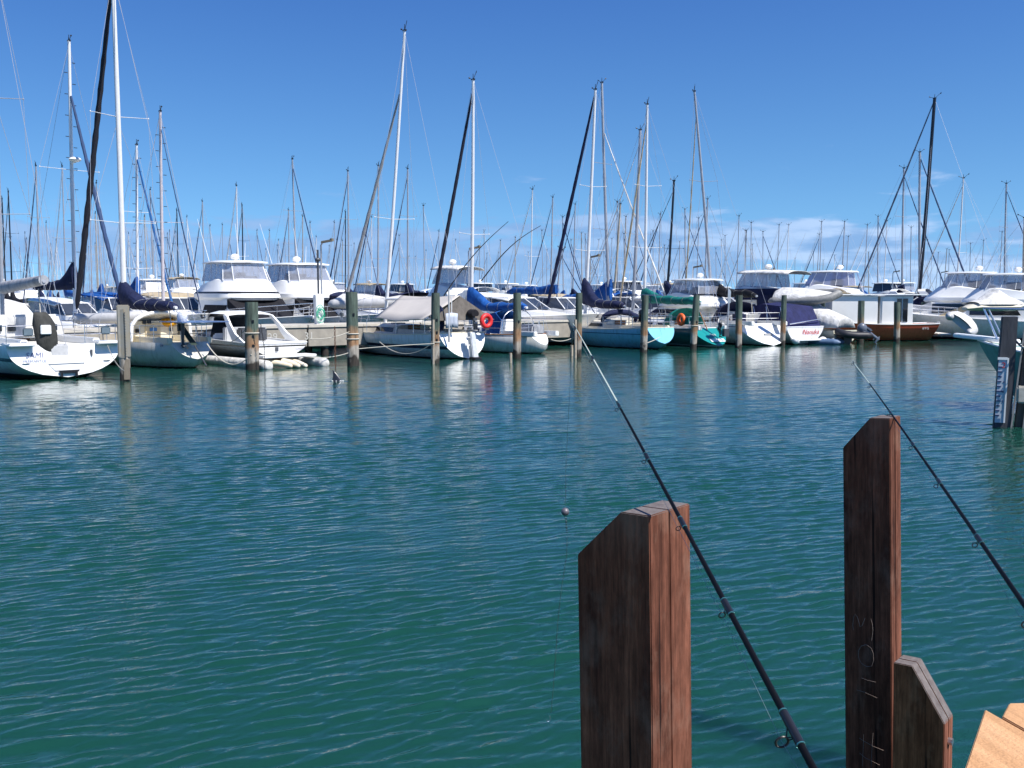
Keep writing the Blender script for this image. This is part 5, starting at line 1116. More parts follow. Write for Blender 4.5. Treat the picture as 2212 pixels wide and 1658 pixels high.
# --- L: red hulled houseboat
L_ = empty('houseboat', P(2003, 700, 61) * Vector((1, 1, 0)), R(172), 'red hulled boat with a tall plain white box cabin', 'houseboat')
HL = Hull(7.0, 3.0, 1.05, 1.0, 1.25, -.1, .4, .92, -.35, .9, n=1.6); HL.build(L_, M_L, WHITE, mat('orange_red_paint', (.42, .07, .02), .45), rail=WHITE)
mb = MB(); mb.box((4.55, 0, 1.85), (2.7, 2.4, 1.75)); mb.box((3.2, 0, 2.78), (5.6, 2.7, .09)); ca = mb.build('cabin', WHITE, L_, bevel=.03)
mb = MB(); mb.box((2.1, 0, 1.85), (1.9, 2.3, 1.7)); mb.build('aft_cabin', WHITE, L_, bevel=.03)
for x_ in (1.95, 1.6): mb = MB(); mb.box((x_, 1.16, 1.85), (.28, .05, 1.4)); mb.build('door_window', GLASS, ca)
mb = MB(); mb.box((2.6, 1.17, 1.85), (.7, .06, 1.62)); mb.build('door', WHITE, ca, bevel=.01)
mb = MB(); mb.box((1.13, .3, 2.0), (.06, .9, .9)); mb.build('aft_window', SMOKE, ca)
text('BYG', .2, WHI, L_, frame(HL.pt(.10, .8, 1) + Vector((0, .03, 0)), (-1, 0, 0), (0, 0, 1)))
text('75', .2, WHI, L_, frame(HL.pt(.55, .75, 1) + Vector((0, .04, 0)), (-1, 0, 0), (0, 0, 1)))
mb = MB(); mb.box((-.75, 0, .42), (.6, 2.6, .06)); [mb.tube([(-.35, y, .45), (-.6, y, .25)], .03, n=4) for y in (-1, 0, 1)]; mb.build('swim_platform', DECKW, L_)
mb = MB(); mb.slab([(-.33, .4, .4), (-.33, -.1, .4), (-.6, -.1, 1.15), (-.6, .4, 1.15)], (-.03, 0, 0)); mb.build('stern_board', WHITE, L_)
q = W(1864, 739) ; ob_root = empty('outboard_skiff', P(1868, 700, 56) * Vector((1, 1, 0)), R(180), 'low dark skiff beside the red hull, big grey outboard tilted up', 'skiff')
inflatable(ob_root, 1.5, .8, .2, mat('black_rubber', (.02, .02, .025), .5), z=.5)
outboard(ob_root, (-.1, 0, .85), 1.0, mat('outboard_grey', (.12, .14, .18), .3, var=.1), tilt=R(-55), rz=R(180))

# --- N: sea green launch bow at the right
N_ = empty('launch', W(2420, 935), R(0), 'sea green hulled boat pushing its white bow in from the right edge', 'motor boat')
bw = P(2112, 748, 24.5); sternN = P(2620, 760, 21.5); v = bw - sternN; N_.location = (sternN.x, sternN.y, 0); N_.rotation_euler.z = math.atan2(v.y, v.x)
HN = Hull(Vector((v.x, v.y)).length, 3.4, 1.15, 1.25, 1.62, -.2, .5, .9, 0, 1.15, n=1.4, bp=1.9); HN.build(N_, M_N, WHITE, None, rail=WHITE, name='hull')
mb = MB(); mb.slab([(HN.L - .9, .3, 1.55), (HN.L + .55, .16, 1.68), (HN.L + .55, -.16, 1.68), (HN.L - .9, -.3, 1.55)], (0, 0, .10)); mb.build('bow_platform', WHITE, N_, bevel=.02)
for s_ in (1, -1):
    mb = MB(); mb.tube([(HN.L - 2.2, s_ * .85, 1.5), (HN.L - 2.6, s_ * .9, 2.35)], .03, n=6); mb.tube([(HN.L - .5, s_ * .25, 1.65), (HN.L - .15, s_ * .2, 2.4)], .025, n=6)
    mb.tube([(HN.L - .15, s_ * .2, 2.4), (HN.L - 2.6, s_ * .9, 2.35), (HN.L - 5, s_ * 1.3, 2.2)], .025, n=6); mb.build('bow_rail', STEEL, N_, smooth=True)
mb = MB(); mb.tube([(HN.L - .2, .05, 1.6), (HN.L - .75, .05, 1.15), (HN.L - .7, .3, 1.1)], .04, n=6); mb.tube([(HN.L - .75, .05, 1.15), (HN.L - .7, -.2, 1.1)], .04, n=6); mb.build('anchor', DGREY, N_)
# tide gauge pile
tp = W(2163, 921); tg = empty('tide_gauge_pile', tp, R(-22), 'square dark timber pile with a white tide gauge board at the right edge', 'mooring pile')
mb = MB(); mb.slab([(-.19, -.15, -1), (.15, -.15, -1), (.17 + .04, -.15, 2.28), (-.12 + .04, -.15, 2.28)], (0, .34, 0)); mb.build('shaft', mat('dark_wet_timber', (.075, .075, .085), .7, var=.3, scale=6, stretch=(1, 1, .2), bump=.006), tg, bevel=.012)
mb = MB(); mb.slab([(.19, -.1, -1), (.36, -.1, -1), (.55, -.1, 2.3), (.38, -.1, 2.3)], (0, .3, 0)); mb.build('second_timber', mat('grey_brown_timber', (.12, .10, .085), .8, var=.25, scale=6, stretch=(1, 1, .2), bump=.006), tg, bevel=.01)
mb = MB(); [mb.slab([(x, -.17, -.2), (x + .03, -.17, -.2), (x + .23, -.17, 2.26), (x + .2, -.17, 2.26)], (0, .06, 0)) for x in (.14, .36)]; mb.build('steel_edge', mat('pale_weathered_steel', (.35, .33, .30), .6, .2), tg)
GB = mat('gauge_board', (.50, .55, .62), .5, var=.1, scale=3, c2=(.42, .46, .50))
gx = lambda z: -.185 + (z + 1) * .021
mb = MB(); mb.slab([(gx(.1) + .02, -.153, .1), (gx(.1) + .20, -.153, .1), (gx(1.42) + .20, -.153, 1.42), (gx(1.42) + .02, -.153, 1.42)], (0, -.02, 0)); gb_ = mb.build('gauge_board', GB, tg)
mb = MB(); mb.slab([(gx(.1) + .18, -.175, .1), (gx(.1) + .21, -.175, .1), (gx(1.42) + .21, -.175, 1.44), (gx(1.42) + .18, -.175, 1.44)], (0, -.012, 0)); mb.slab([(gx(1.42) + .0, -.175, 1.40), (gx(1.42) + .18, -.175, 1.40), (gx(1.42) + .18, -.175, 1.45), (gx(1.42), -.175, 1.45)], (0, -.012, 0)); mb.build('gauge_border', WHITE, gb_)
for i in range(11):
    z = .25 + i * .1; mb = MB(); mb.box((gx(z) + .06 + (.02 if i == 5 else 0), -.178, z), (.12 if i == 5 else .07, .012, .024)); mb.build('gauge_mark', INK, gb_)
text('2', .17, REDI, gb_, frame((gx(1.3) + .12, -.178, 1.28), (1, 0, 0), (0, 0, 1)))
for i in range(4): text(str(4 - i), .07, INK, gb_, frame((gx(.9 - i * .2) + .14, -.178, .94 - i * .2), (1, 0, 0), (0, 0, 1)))
mb = MB(); mb.box((.36, -.42, .72), (.28, .2, .34)); bx = mb.build('float_box', mat('stained_plastic', (.60, .56, .47), .6, var=.2), None, bevel=.03); bx.matrix_world = Mroot(tg); tag(bx, 'stained white plastic box hanging on a chain from the tide gauge pile', 'box')
def chain(pts, r, name, mt, parent=None, label=None):
    mb = MB(); pts = [Vector(p) for p in pts]; tot = sum((b - a).length for a, b in zip(pts, pts[1:])); n = max(3, int(tot / (r * 5.2))); k = 0
    for i in range(n):
        s = (i + .5) / n * tot
        for a, b in zip(pts, pts[1:]):
            l = (b - a).length
            if s <= l: c = a + (b - a) * (s / l); d = (b - a).normalized(); break
            s -= l
        u = d.cross(Vector((.3, .8, .1))).normalized(); v = d.cross(u); u, v = (u, v) if i % 2 else (v, u); k += 1
        mb.tube([c + d * (r * 3 * math.cos(2 * PI * j / 8)) + u * (r * 1.5 * math.sin(2 * PI * j / 8)) for j in range(9)], r * .6, n=4)
    o = mb.build(name, mt, parent, smooth=True)
    if label: tag(o, label, 'chain', 'hanging chains')
    return o
chain([to_world(tg, p) for p in ((.40, -.2, 1.75), (.38, -.3, 1.2), (.37, -.42, .88))], .018, 'chain', CHAIN, None, 'dark chain holding the plastic box on the tide gauge pile')

# ---------------------------------------------------------------- ropes between piles and boats
def rope(label, p0, p1, s, r=.016, mt=ROPEW, n=12, cat='rope'):
    mb = MB(); mb.tube(sag(p0, p1, s, n), r, n=6); return tag(mb.build('mooring_rope', mt, None, smooth=True), label, cat, 'slack mooring ropes')
rope('upper pale rope from the rope lashed pile to the sports boat stern', P(755, 716, 38.2), P(668, 731, 36.8), .10)
rope('lower pale rope from the lashed pile to the inflatable dock', P(752, 762, 38.2), P(652, 768, 36.6), .12)
rope('grey rope drooping from the left yacht rail to the green stained pile', P(447, 742, 37), P(543, 765, 36.2), .55, .022)
rope('thin rope rising from the green stained pile to the sports boat rail', P(543, 690, 36.3), P(498, 738, 38), .15)
rope('pale rope along the awning yacht side to its pile', P(775, 753, 38.4), P(938, 742, 39.4), -.02, .018)
rope('second rope sagging from the awning yacht deck to its pile', P(820, 738, 42), P(938, 737, 39.5), .5, .016)
rope('pale rope from the small white yacht stern to the slim pile', P(1190, 733, 44), P(1246, 724, 44.5), .15, .02)
rope('rope from the light blue transom to the dark pile', P(1392, 742, 48), P(1425, 728, 50), .03, .02)
rope('pale pair of ropes from the green bow to the tide gauge pile', P(2190, 700 + 30, 20.6), P(2240, 748, 19.5), .12, .022)
chain([P(723, 705, 37.5), P(724, 760, 37.5), P(725, 800, 37.5)], .020, 'chain', RUST, None, 'rusty chain hanging straight into the water beside the dolphin fin')
chain([P(563, 700, 36.0), P(571, 750, 36.0), P(572, 800, 36.0)], .016, 'chain', CHAIN, None, 'dark chain hanging beside the green stained pile')
chain([P(507, 700, 36.0), P(520, 720, 36.0), P(503, 765, 36.0)], .016, 'chain', CHAIN, None, 'dark chain looped left of the green stained pile') if False else None
# small pole markers
for px, py, yt, r_, lb in ((1243, 772, 690, .06, 'thin pale guide pole left of the slim pile'), (1235, 768, 745, .07, 'short stub post in the water before the blue hull'), (1103, 783, 762, .06, 'short wooden stub post in the water left of the blue hood pile'), (936, 786, 690, .05, 'pale plastic guide pole against the awning yacht pile')):
    p = W(px, py); t = P(px, yt, p.y); mb = MB(); mb.tube([(p.x, p.y, -.5), (t.x, t.y, t.z)], r_, n=10); tag(mb.build('guide_pole', mat('pale_pole', (.42, .36, .28), .7, var=.2), None, smooth=True), lb, 'pole', 'thin guide poles')

# ---------------------------------------------------------------- dolphin, mostly under water
def dolphin():
    p = W(726, 823); root = empty('dolphin', p, R(-8), 'dark dolphin fin cutting the water left of the stout rusty pile', 'dolphin')
    mb = MB(); rs = []
    for x, r_, z in ((1.15, .02, -.32), (1.0, .06, -.31), (.85, .09, -.28), (.6, .20, -.26), (.2, .26, -.25), (-.2, .25, -.25), (-.6, .16, -.27), (-.95, .07, -.30), (-1.15, .03, -.32)):
        rs.append([(x, r_ * .85 * math.cos(2 * PI * k / 16), z + r_ * math.sin(2 * PI * k / 16)) for k in range(16)])
    mb.rings(rs)
    # dorsal fin: swept aerofoil growing out of the back
    rs = []
    for x0_, x1_, z, t in ((.26, -.20, -.10, .055), (.19, -.13, .03, .040), (.10, -.10, .14, .030), (.02, -.095, .24, .020), (-.05, -.105, .31, .011), (-.09, -.115, .35, .004)):
        n = 14; ring = []
        for k in range(n):
            a = 2 * PI * k / n; c = (x0_ + x1_) / 2; h = (x0_ - x1_) / 2; ring.append((c + h * math.cos(a), t * math.sin(a) * (1 - .45 * math.cos(a) * -1) * .9, z))
        rs.append(ring)
    mb.rings(rs)
    rs = []
    for s_ in (1, -1): mb.slab([(-1.05, 0, -.31), (-1.2, s_ * .32, -.33), (-1.35, s_ * .36, -.33), (-1.2, 0, -.32)], (0, 0, .03))
    sb = MB()
    for x_, y_, r_ in ((.24, -.05, .035), (.17, -.07, .045), (.03, -.08, .02), (-.10, -.07, .03)): sb.ball((x_, y_, .012), (r_, r_ * .7, .018), 8, 4)
    sb.build('splash', WHITE, root, smooth=True)
    o = mb.build('body', mat('dolphin_skin', (.035, .035, .045), .25, var=.15), root, smooth=True, angle=60)
    return root
dolphin()
# ---------------------------------------------------------------- concrete dock behind the front row, with numbers and lamps
RV = Vector((.778, .628, 0)).normalized(); HV = Vector((-.628, .778, 0)).normalized()
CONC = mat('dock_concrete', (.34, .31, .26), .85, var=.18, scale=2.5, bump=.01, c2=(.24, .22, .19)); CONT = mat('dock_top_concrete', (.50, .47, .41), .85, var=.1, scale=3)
def dock(o, n_, x0, label, top=1.35, hgt=.85, wd=2.2, step=6.0, nums=()):
    root = empty('concrete_dock', o, math.atan2(RV.y, RV.x), label, 'dock', 'concrete docks')
    for i in range(n_):
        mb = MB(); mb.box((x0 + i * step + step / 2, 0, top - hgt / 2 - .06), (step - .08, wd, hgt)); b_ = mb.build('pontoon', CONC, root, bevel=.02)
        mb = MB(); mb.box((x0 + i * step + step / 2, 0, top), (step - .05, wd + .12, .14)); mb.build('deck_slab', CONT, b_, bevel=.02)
    for x_, s_ in nums: text(s_, .48, mat('worn_white_numerals', (.52, .51, .47), .8), root, frame((x_, -wd / 2 - .012, top - .45), (1, 0, 0), (0, 0, 1)), name='berth_number')
    mb = MB(); 
    for i in range(n_):
        for y in (-wd / 2 + .3, wd / 2 - .3): mb.tube([(x0 + i * step + 1, y, -1), (x0 + i * step + 1, y, top - .9)], .18, n=10)
    mb.build('support_pile', PILE, root, smooth=True)
    return root
D0 = P(640, 700, 45.3); D0.z = 0
def xat(px, zz=.8):  # dock-local x where its front face shows at picture column px
    o = D0 - HV * 1.1; d = ray(px, 700); t = (o.x * RV.y - o.y * RV.x) / (d.x * RV.y - d.y * RV.x); q = Vector((d.x * t, d.y * t, 0)) - o; return q.dot(RV)
dock(D0, 12, -12, 'long weathered concrete dock with painted berth numbers behind the front row of yachts', nums=((xat(588), '29'), (xat(667), '31')))
dock(D0 + HV * 30, 20, -20, 'second concrete dock farther back among the masts')
dock(D0 + HV * 58, 24, -30, 'third concrete dock far back among the masts')

LAMPM = mat('lamp_housing', (.20, .17, .12), .6, var=.2)
def lamp(px, py, Y, label, big=False):
    p = P(px - 7, 700, Y); p.z = 0; h = P(px, py, Y).z; root = empty('dock_lamp', p, R(random.choice((-30, -38, -45))), label, 'lamp post', 'lamp posts along the dock')
    mb = MB(); mb.tube([(0, 0, 1.2), (0, 0, h - .15), (.08, 0, h - .05)], .055, .035, n=8); mb.build('pole', ALU, root, smooth=True)
    mb = MB(); mb.rings([[(x, y, h + z + .12 * (x - .1)) for y, z in ((-.09, -.04), (.09, -.04), (.07, .06), (-.07, .06))] for x in (.06, .72)]); mb.box((.68, 0, h + .1), (.12, .16, .14)); mb.build('lamp_head', LAMPM, root, bevel=.01)
    return root
for a in ((703, 523, 48, 'lamp post with a tilted head right of the second white flybridge cruiser'), (1020, 537, 55, 'lamp post head just right of the tall mast with blue sail cover'), (1281, 555, 62, 'lamp post head beside the mast of the light blue yacht'), (1502, 577, 68, 'lamp post head right of the mast of the navy hooded yacht'),
          (1660, 584, 78, 'lamp post head above the grey bimini of the large flybridge boat'), (1808, 577, 88, 'lamp post head above the purple curtained flybridge'), (1932, 587, 105, 'lamp post head left of the black raked mast'), (2035, 588, 110, 'lamp post head above the yellow boat'), (2128, 596, 128, 'small lamp post head above the right hand flybridges')): lamp(*a)
# tall antenna post with green hose on the dock
p = P(689, 705, 45.6); p.z = 0
ps = empty('service_post', p, R(30), 'white service pillar with thin pole on the dock, green hose coiled on it', 'service post')
mb = MB(); mb.rings([[(s_ * a, t_ * a, z) for s_, t_ in ((-1, -1), (1, -1), (1, 1), (-1, 1))] for z, a in ((1.35, .16), (1.7, .17), (2.75, .2), (2.8, .12))]); mb.build('pillar', WHITE, ps, bevel=.02)
mb = MB(); mb.tube([(0, 0, 2.7), (0, 0, 4.8)], .05, n=6); mb.ball((0, -.02, 4.35), (.14, .1, .1), 8, 5); mb.build('pole', DGREY, ps, smooth=True)
mb = MB()
for i in range(6): mb.torus((0.03 * (i % 3) - .05, -.34 - .012 * i, 1.75 + .05 * (i % 4)), .17 + .022 * (i % 5), .012, 'y', 18, 5, 1); 
hz = mb.build('hose', mat('green_hose', (.0, .42, .24), .5), None, smooth=True); hz.matrix_world = Mroot(ps) @ Matrix.Diagonal((.8, .8, 1.25, 1)) @ Matrix.Translation((0, 0, -.3)); tag(hz, 'bright green hose coiled on the white service pillar', 'hose')

# ---------------------------------------------------------------- second row motor boats
FB = 'flybridge motor boats'
def place(px, Y, off, rz):
    c = P(px, 700, Y); c.z = 0; return c - Vector((math.cos(rz), math.sin(rz), 0)) * off
BR = R(-52); SR = R(130)
D1, HD1 = cruiser('flybridge_cruiser', 'left of two big white flybridge cruisers, black stripe and black windscreen cover', place(519, 56, 4.3, R(-50)), R(-50), 12.5, 4.4, 1.5, True, BLKC, group=FB)
D2, HD2 = cruiser('flybridge_cruiser', 'right of two big white flybridge cruisers, plain side with dark registration letters', place(652, 60, 4.3, R(-48)), R(-48), 12.8, 4.5, 1.5, False, BLKC, group=FB)
zt_ = HD2.sheer(.4) + 1.255 - .1
text('EW849', .34, DGREY, D2, frame((3.6, -4.5 * .40 - .03, zt_ + .42), (1, 0, 0), (0, 0, 1)), shear=.25)
def simple(px, Y, rz, label, s=1.0, **kw):
    off = kw.pop('off', 3.8); c = place(px, Y, off * s, rz); kw.setdefault('group', FB)
    return cruiser('flybridge_cruiser', label, c, rz, s=s, **kw)
simple(978, 63, R(128), 'cream flybridge boat with a tan bimini over its stern, behind the awning yacht', .98, off=2.6, L_=8.5, B=3.0, top='bimini', topm=WHTC, band=False, screen=SMOKE)
# tan stern canvases on it
tb_ = scene.objects[-1] if False else None
Cx, HCx = simple(1643, 63, R(128), 'large flybridge boat with white bimini and navy dodger beside the hanging grey inflatable', .92, L_=11.5, B=3.7, top='bimini', topm=WHTC, band=False, screen=NAVY)
mb = MB(); fw = 3.7 * .40; z0 = HCx.sheer(.4) + 1.15
mb.rings([[(x, fw * 1.02, z0 + .1), (x, fw * 1.0, z0 + .85), (x, -fw * 1.0, z0 + .85), (x, -fw * 1.02, z0 + .1)] for x in (1.5, 4.9)]); mb.build('flybridge_cover', NAVY, Cx)
mb = MB(); mb.rings([[(x, 1.9, 1.7), (x + .2, 1.8, 3.0), (x + .2, -1.8, 3.0), (x, -1.9, 1.7)] for x in (.2, 2.6)]); mb.build('stern_curtain', NAVY, Cx)
simple(1505, 60, R(128), 'white hardtop cruiser with a curved arch behind the black boom cover', .80, top='hard', band=False, screen=NAVY)
simple(1800, 74, R(150), 'flybridge boat with purple tinted curtains above the white box cabin', .98, top='hard', band=False, screen=SMOKE, tint=CLEARP)
simple(2097, 66, R(150), 'flybridge boat with pale hardtop behind the green bow, left one of a pair', .92, top='hard', band=False, screen=WHTC, tint=CLEAR)
simple(2180, 62, R(150), 'flybridge boat with ribbed curtains at the right edge, right one of a pair', .88, top='hard', band=False, screen=TANC, tint=CLEAR)

def sports(name, label, loc, rz, L_=10.5, B=3.5, hood=True, hoodm=WHITE, screen=SMOKE, hm=None, stripe=True, s=1.0, canvas=None, arch=True):
    root = empty(name, loc, rz, label, 'motor boat', 'low motor boats'); root.scale = (s,) * 3
    H = Hull(L_, B, 1.25, 1.45, 1.75, -.2, .5, .95, -.05, 2.2, n=1.5); H.build(root, hm or M_CRU, WHITE, None, rail=WHITE, N_=18, M_=7)
    mb = MB(); w = B * .42; z = H.sheer(.4)
    mb.rings([[(x, wb, z - .05), (x, wb * .92, z + h), (x, 0, z + h * 1.12), (x, -wb * .92, z + h), (x, -wb, z - .05)] for x, wb, h in ((.25 * L_, w, .45), (.5 * L_, w, .55), (.72 * L_, w * .7, .30), (.85 * L_, w * .4, .05))]); cb = mb.build('coachroof', WHITE, root, smooth=True, angle=45)
    mb = MB(); mb.rings([[(.60 * L_, w * .8, z + .5), (.60 * L_, -w * .8, z + .5), (.40 * L_, -w * .98, z + .42), (.40 * L_, w * .98, z + .42)], [(.50 * L_, w * .66, z + 1.15), (.50 * L_, -w * .66, z + 1.15), (.36 * L_, -w * .88, z + 1.2), (.36 * L_, w * .88, z + 1.2)]], cap=False); mb.build('windscreen', screen, cb)
    mb = MB(); mb.tube([(.60 * L_, w * .8, z + .5), (.50 * L_, w * .66, z + 1.15), (.36 * L_, w * .88, z + 1.2)], .035, n=5); mb.tube([(.60 * L_, -w * .8, z + .5), (.50 * L_, -w * .66, z + 1.15), (.36 * L_, -w * .88, z + 1.2)], .035, n=5); mb.tube([(.50 * L_, w * .66, z + 1.15), (.50 * L_, -w * .66, z + 1.15)], .035, n=5); mb.tube([(.60 * L_, 0, z + .52), (.50 * L_, 0, z + 1.17)], .03, n=5); mb.build('screen_frame', WHITE, cb, smooth=True)
    if hood:
        canopy(root, .50 * L_, .12 * L_, w * .9, z + 1.2, z + 1.5, .22, hoodm, name='hood', drop=3)
        mb = MB(); mb.rings([[(.49 * L_, w * .85, zz), (.12 * L_, w * .9, zz), (.12 * L_, -w * .9, zz), (.49 * L_, -w * .85, zz)] for zz in (z + .5, z + 1.2)], cap=False); mb.build('side_curtain', canvas or CLEAR, root)
    if arch:
        mb = MB()
        mb.rings([[(x + dx, y, zz) for dx in (-a, a)] + [(x + dx, y * .93, zz) for dx in (a, -a)] for x, y, zz, a in ((.06 * L_, w * 1.02, z, .5), (.13 * L_, w * 1.0, z + .8, .35), (.20 * L_, w * .92, z + 1.6, .25), (.21 * L_, w * .5, z + 1.75, .25), (.21 * L_, 0.01, z + 1.8, .25))]); mb.rings([[(x + dx, y, zz) for dx in (-a, a)] + [(x + dx, y * .93, zz) for dx in (a, -a)] for x, y, zz, a in ((.06 * L_, -w * 1.02, z, .5), (.13 * L_, -w * 1.0, z + .8, .35), (.20 * L_, -w * .92, z + 1.6, .25), (.21 * L_, -w * .5, z + 1.75, .25), (.21 * L_, -0.01, z + 1.8, .25))]); mb.build('radar_arch', WHITE, root, smooth=True, angle=45)
    if stripe:
        mb = MB()
        for s_ in (1, -1): mb.rings([[H.pt(t, .80, s_) + Vector((0, s_ * .012, 0)), H.pt(t, .90, s_) + Vector((0, s_ * .012, 0)), H.pt(t, .90, s_) + Vector((0, s_ * .03, 0)), H.pt(t, .80, s_) + Vector((0, s_ * .03, 0))] for t in [.12 + .5 * i / 8 for i in range(9)]])
        mb.build('hull_stripe', BLACK, root)
    return root, H
sports('sports_cruiser', 'white sports cruiser with dark windscreen and white hood above the blue sail cover', place(1095, 58, 4.0, R(-40)), R(-40), 10.5, 3.5, True, WHITE, SMOKE)
sports('sports_cruiser', 'low white cruiser behind the navy sail cover of the light blue yacht', place(1370, 66, 4.5, R(-45)), R(-45), 9.5, 3.2, False, arch=False)
M1, _h = sports('sports_cruiser', 'white cruiser with navy cockpit canopy and swept white arch beyond the red hull', place(1955, 73, 3.5, R(148)), R(148), 11.0, 3.9, True, NAVY, GLASS, canvas=NAVY, s=1.0)
sports('sports_cruiser', 'white boat under a long navy tarpaulin right of the swept arch cruiser', place(2045, 70, 3.0, R(140)), R(150), 9.5, 3.3, True, NAVY, NAVY, canvas=NAVY, arch=False)
sports('sports_cruiser', 'white boat with navy tarpaulin left of the awning yacht mast', place(795, 57, 4.2, R(-50)), R(-50), 8.5, 3.1, True, NAVY, NAVY, canvas=NAVY, arch=False)
sports('sports_cruiser', 'small white cruiser with clear hood right of the second flybridge', place(738, 72, 4.0, R(-50)), R(-50), 10.0, 3.4, True, WHTC, SMOKE, arch=False)
sports('sports_cruiser', 'white covered cruiser behind the left edge yacht', place(20, 44, 4.0, R(-42)), R(-42), 8.5, 3.0, True, WHTC, WHTC, canvas=WHTC, arch=False, s=.9)
sports('sports_cruiser', 'white workboat with square windows between the left yacht and steel pile', place(165, 52, 4.0, R(-38)), R(-38), 8.5, 3.0, True, WHITE, SMOKE, arch=False, s=.9)
sports('sports_cruiser', 'white runabout between the masts behind the orange ring buoy', place(1590, 66, 4.0, R(-40)), R(-40), 9.0, 3.0, True, WHTC, GLASS, arch=False)
for px, Y, rz, lab, kw in ((392, 57, -48, 'small white boat just left of the first big flybridge, under cream canvas', dict(L_=7.5, hoodm=TANC, canvas=WHTC, arch=False)), (845, 66, 132, 'white boat tucked behind the awning yacht mast foot', dict(L_=9, hoodm=NAVY, canvas=NAVY, arch=False)),
      (1222, 60, -42, 'low white boat behind the long royal blue boom cover', dict(L_=8, hood=False, arch=False)), (1290, 74, 132, 'white boat seen under the navy sail cover', dict(L_=9, hoodm=ROYAL)), (2125, 78, 140, 'white boat with dark glass behind the gauge pile', dict(L_=9, hoodm=WHITE, screen=GLASS)), (262, 58, -46, 'white low boat behind the tall white mast foot', dict(L_=9, hood=True, hoodm=ROYAL, arch=False)), (425, 66, -48, 'white boat with tan cover just left of the first big flybridge', dict(L_=9.5, hoodm=TANC, canvas=TANC)),
      (905, 70, 130, 'white boat with dark hood between the awning yacht mast and black headsail', dict(L_=9, hoodm=WHITE, screen=GLASS)), (1232, 72, -42, 'white cruiser with tan cover left of the light blue yacht mast', dict(L_=9.5, hoodm=TANC, arch=False)),
      (1440, 64, -45, 'white runabout behind the teal sail cover', dict(L_=8.5, hood=False, arch=False)), (1552, 60, -45, 'white boat right of the curved arch cruiser, behind the navy hood', dict(L_=8.5, hoodm=WHTC, arch=False)),
      (1735, 68, 135, 'white boat with cream hood left of the white box cabin', dict(L_=9, hoodm=TANC)), (1880, 76, 135, 'white boat with upright windscreen behind the box cabin roof', dict(L_=9, hoodm=WHITE, screen=GLASS))):
    sports('sports_cruiser', lab, place(px, Y, 4.0, R(rz)), R(rz), B=3.2, **kw)
fp = empty('finger_pontoon', W(612, 757), math.atan2((W(748, 747) - W(612, 757)).y, (W(748, 747) - W(612, 757)).x), 'dark narrow floating finger pontoon between the sports boat and the lashed pile', 'pontoon')
mb = MB(); mb.box((2.6, .6, .30), (6.4, 1.1, .30)); mb.build('float', mat('dark_pontoon', (.03, .035, .05), .7, var=.3), fp, bevel=.02)
mb = MB(); mb.box((2.6, .6, .50), (6.4, 1.2, .08)); mb.build('walkway', mat('grey_boards', (.20, .19, .18), .8, var=.2), fp)
for q in (.6, 4.6): mb = MB(); mb.tube([(q, .1, .5), (q, .1, .72)], .03, n=6); mb.tube([(q - .18, .1, .72), (q + .18, .1, .72)], .03, n=6); mb.build('cleat', DGREY, fp)
# dinghies carried on sterns
def rib(label, c, rz, L_, mt, roll=0.0, cover=None):
    root = empty('dinghy', c, rz, label, 'dinghy'); root.rotation_euler = (roll, 0, rz)
    inflatable(root, L_, 1.35, .24, mt, z=.2)
    if cover:
        mb = MB(); mb.rings([[(x, w_ * math.cos(PI * k / 8), .25 + h_ * math.sin(PI * k / 8)) for k in range(9)] for x, w_, h_ in ((-.1, .8, .25), (.3, .85, .5), (1.4, .85, .45), (2.4, .7, .3), (L_ * .97, .15, .2))], cap=False, closed=False); mb.build('cover', cover, root, smooth=True)
    return root
RUB = mat('pale_grey_rubber', (.50, .50, .50), .5, var=.12, scale=4)
rib('white covered inflatable dinghy on a boat stern between the two lashed piles', P(735, 664, 51), R(-15), 3.3, RUB, 0, WHTC)
rib('grey inflatable with white top hung high between the piles left of the purple curtains', P(1678, 648, 60), R(-28), 3.6, mat('mid_grey_rubber', (.27, .27, .26), .6, var=.2), R(20), WHTC)
rib('pale inflatable lying behind the steel sheathed pile', P(195, 697, 44), R(-20), 3.2, RUB)
rib('white inflatable standing on end near the right hand tarpaulin', P(2068, 706, 54), R(60), 2.6, RUB, R(40), WHTC)
yb = empty('yellow_boat', P(1966, 655, 80), R(5), 'small bright yellow boat stored high beside the navy tarpaulin', 'dinghy')
Hy = Hull(3.4, 1.3, .5, .5, .9, 0, .0, .8, 0, .5); Hy.build(yb, mat('yellow_paint', (.80, .42, .02), .4), DECKW, None, N_=12, M_=5)
mb = MB(); mb.box((1.5, 0, -.9), (.15, 1.2, 1.8)); mb.build('cradle', ALU, yb)
# pale board-and-canvas awning right, white cone cover
cv = empty('covered_tender', P(2083, 670, 58), R(10), 'tender under a white peaked cover in front of the right hand flybridges', 'dinghy')
mb = MB(); mb.rings([[(x, w_ * math.cos(2 * PI * k / 10), z + w_ * .3 * math.sin(2 * PI * k / 10)) for k in range(10)] for x, w_, z in ((0, .3, .1), (.6, .8, .2), (3.0, .85, .2), (3.7, .3, .3))]); mb.build('hull', OFFW, cv, smooth=True)
mb = MB(); mb.rings([[(x, 0.85 * math.cos(PI * k / 8) * w_, .35 + z * math.sin(PI * k / 8)) for k in range(9)] for x, z, w_ in ((.5, .15, .8), (1.2, .4, 1), (1.9, .95, 1), (2.6, .5, 1), (3.5, .2, .6))], cap=False, closed=False); mb.build('cover', WHTC, cv, smooth=True)

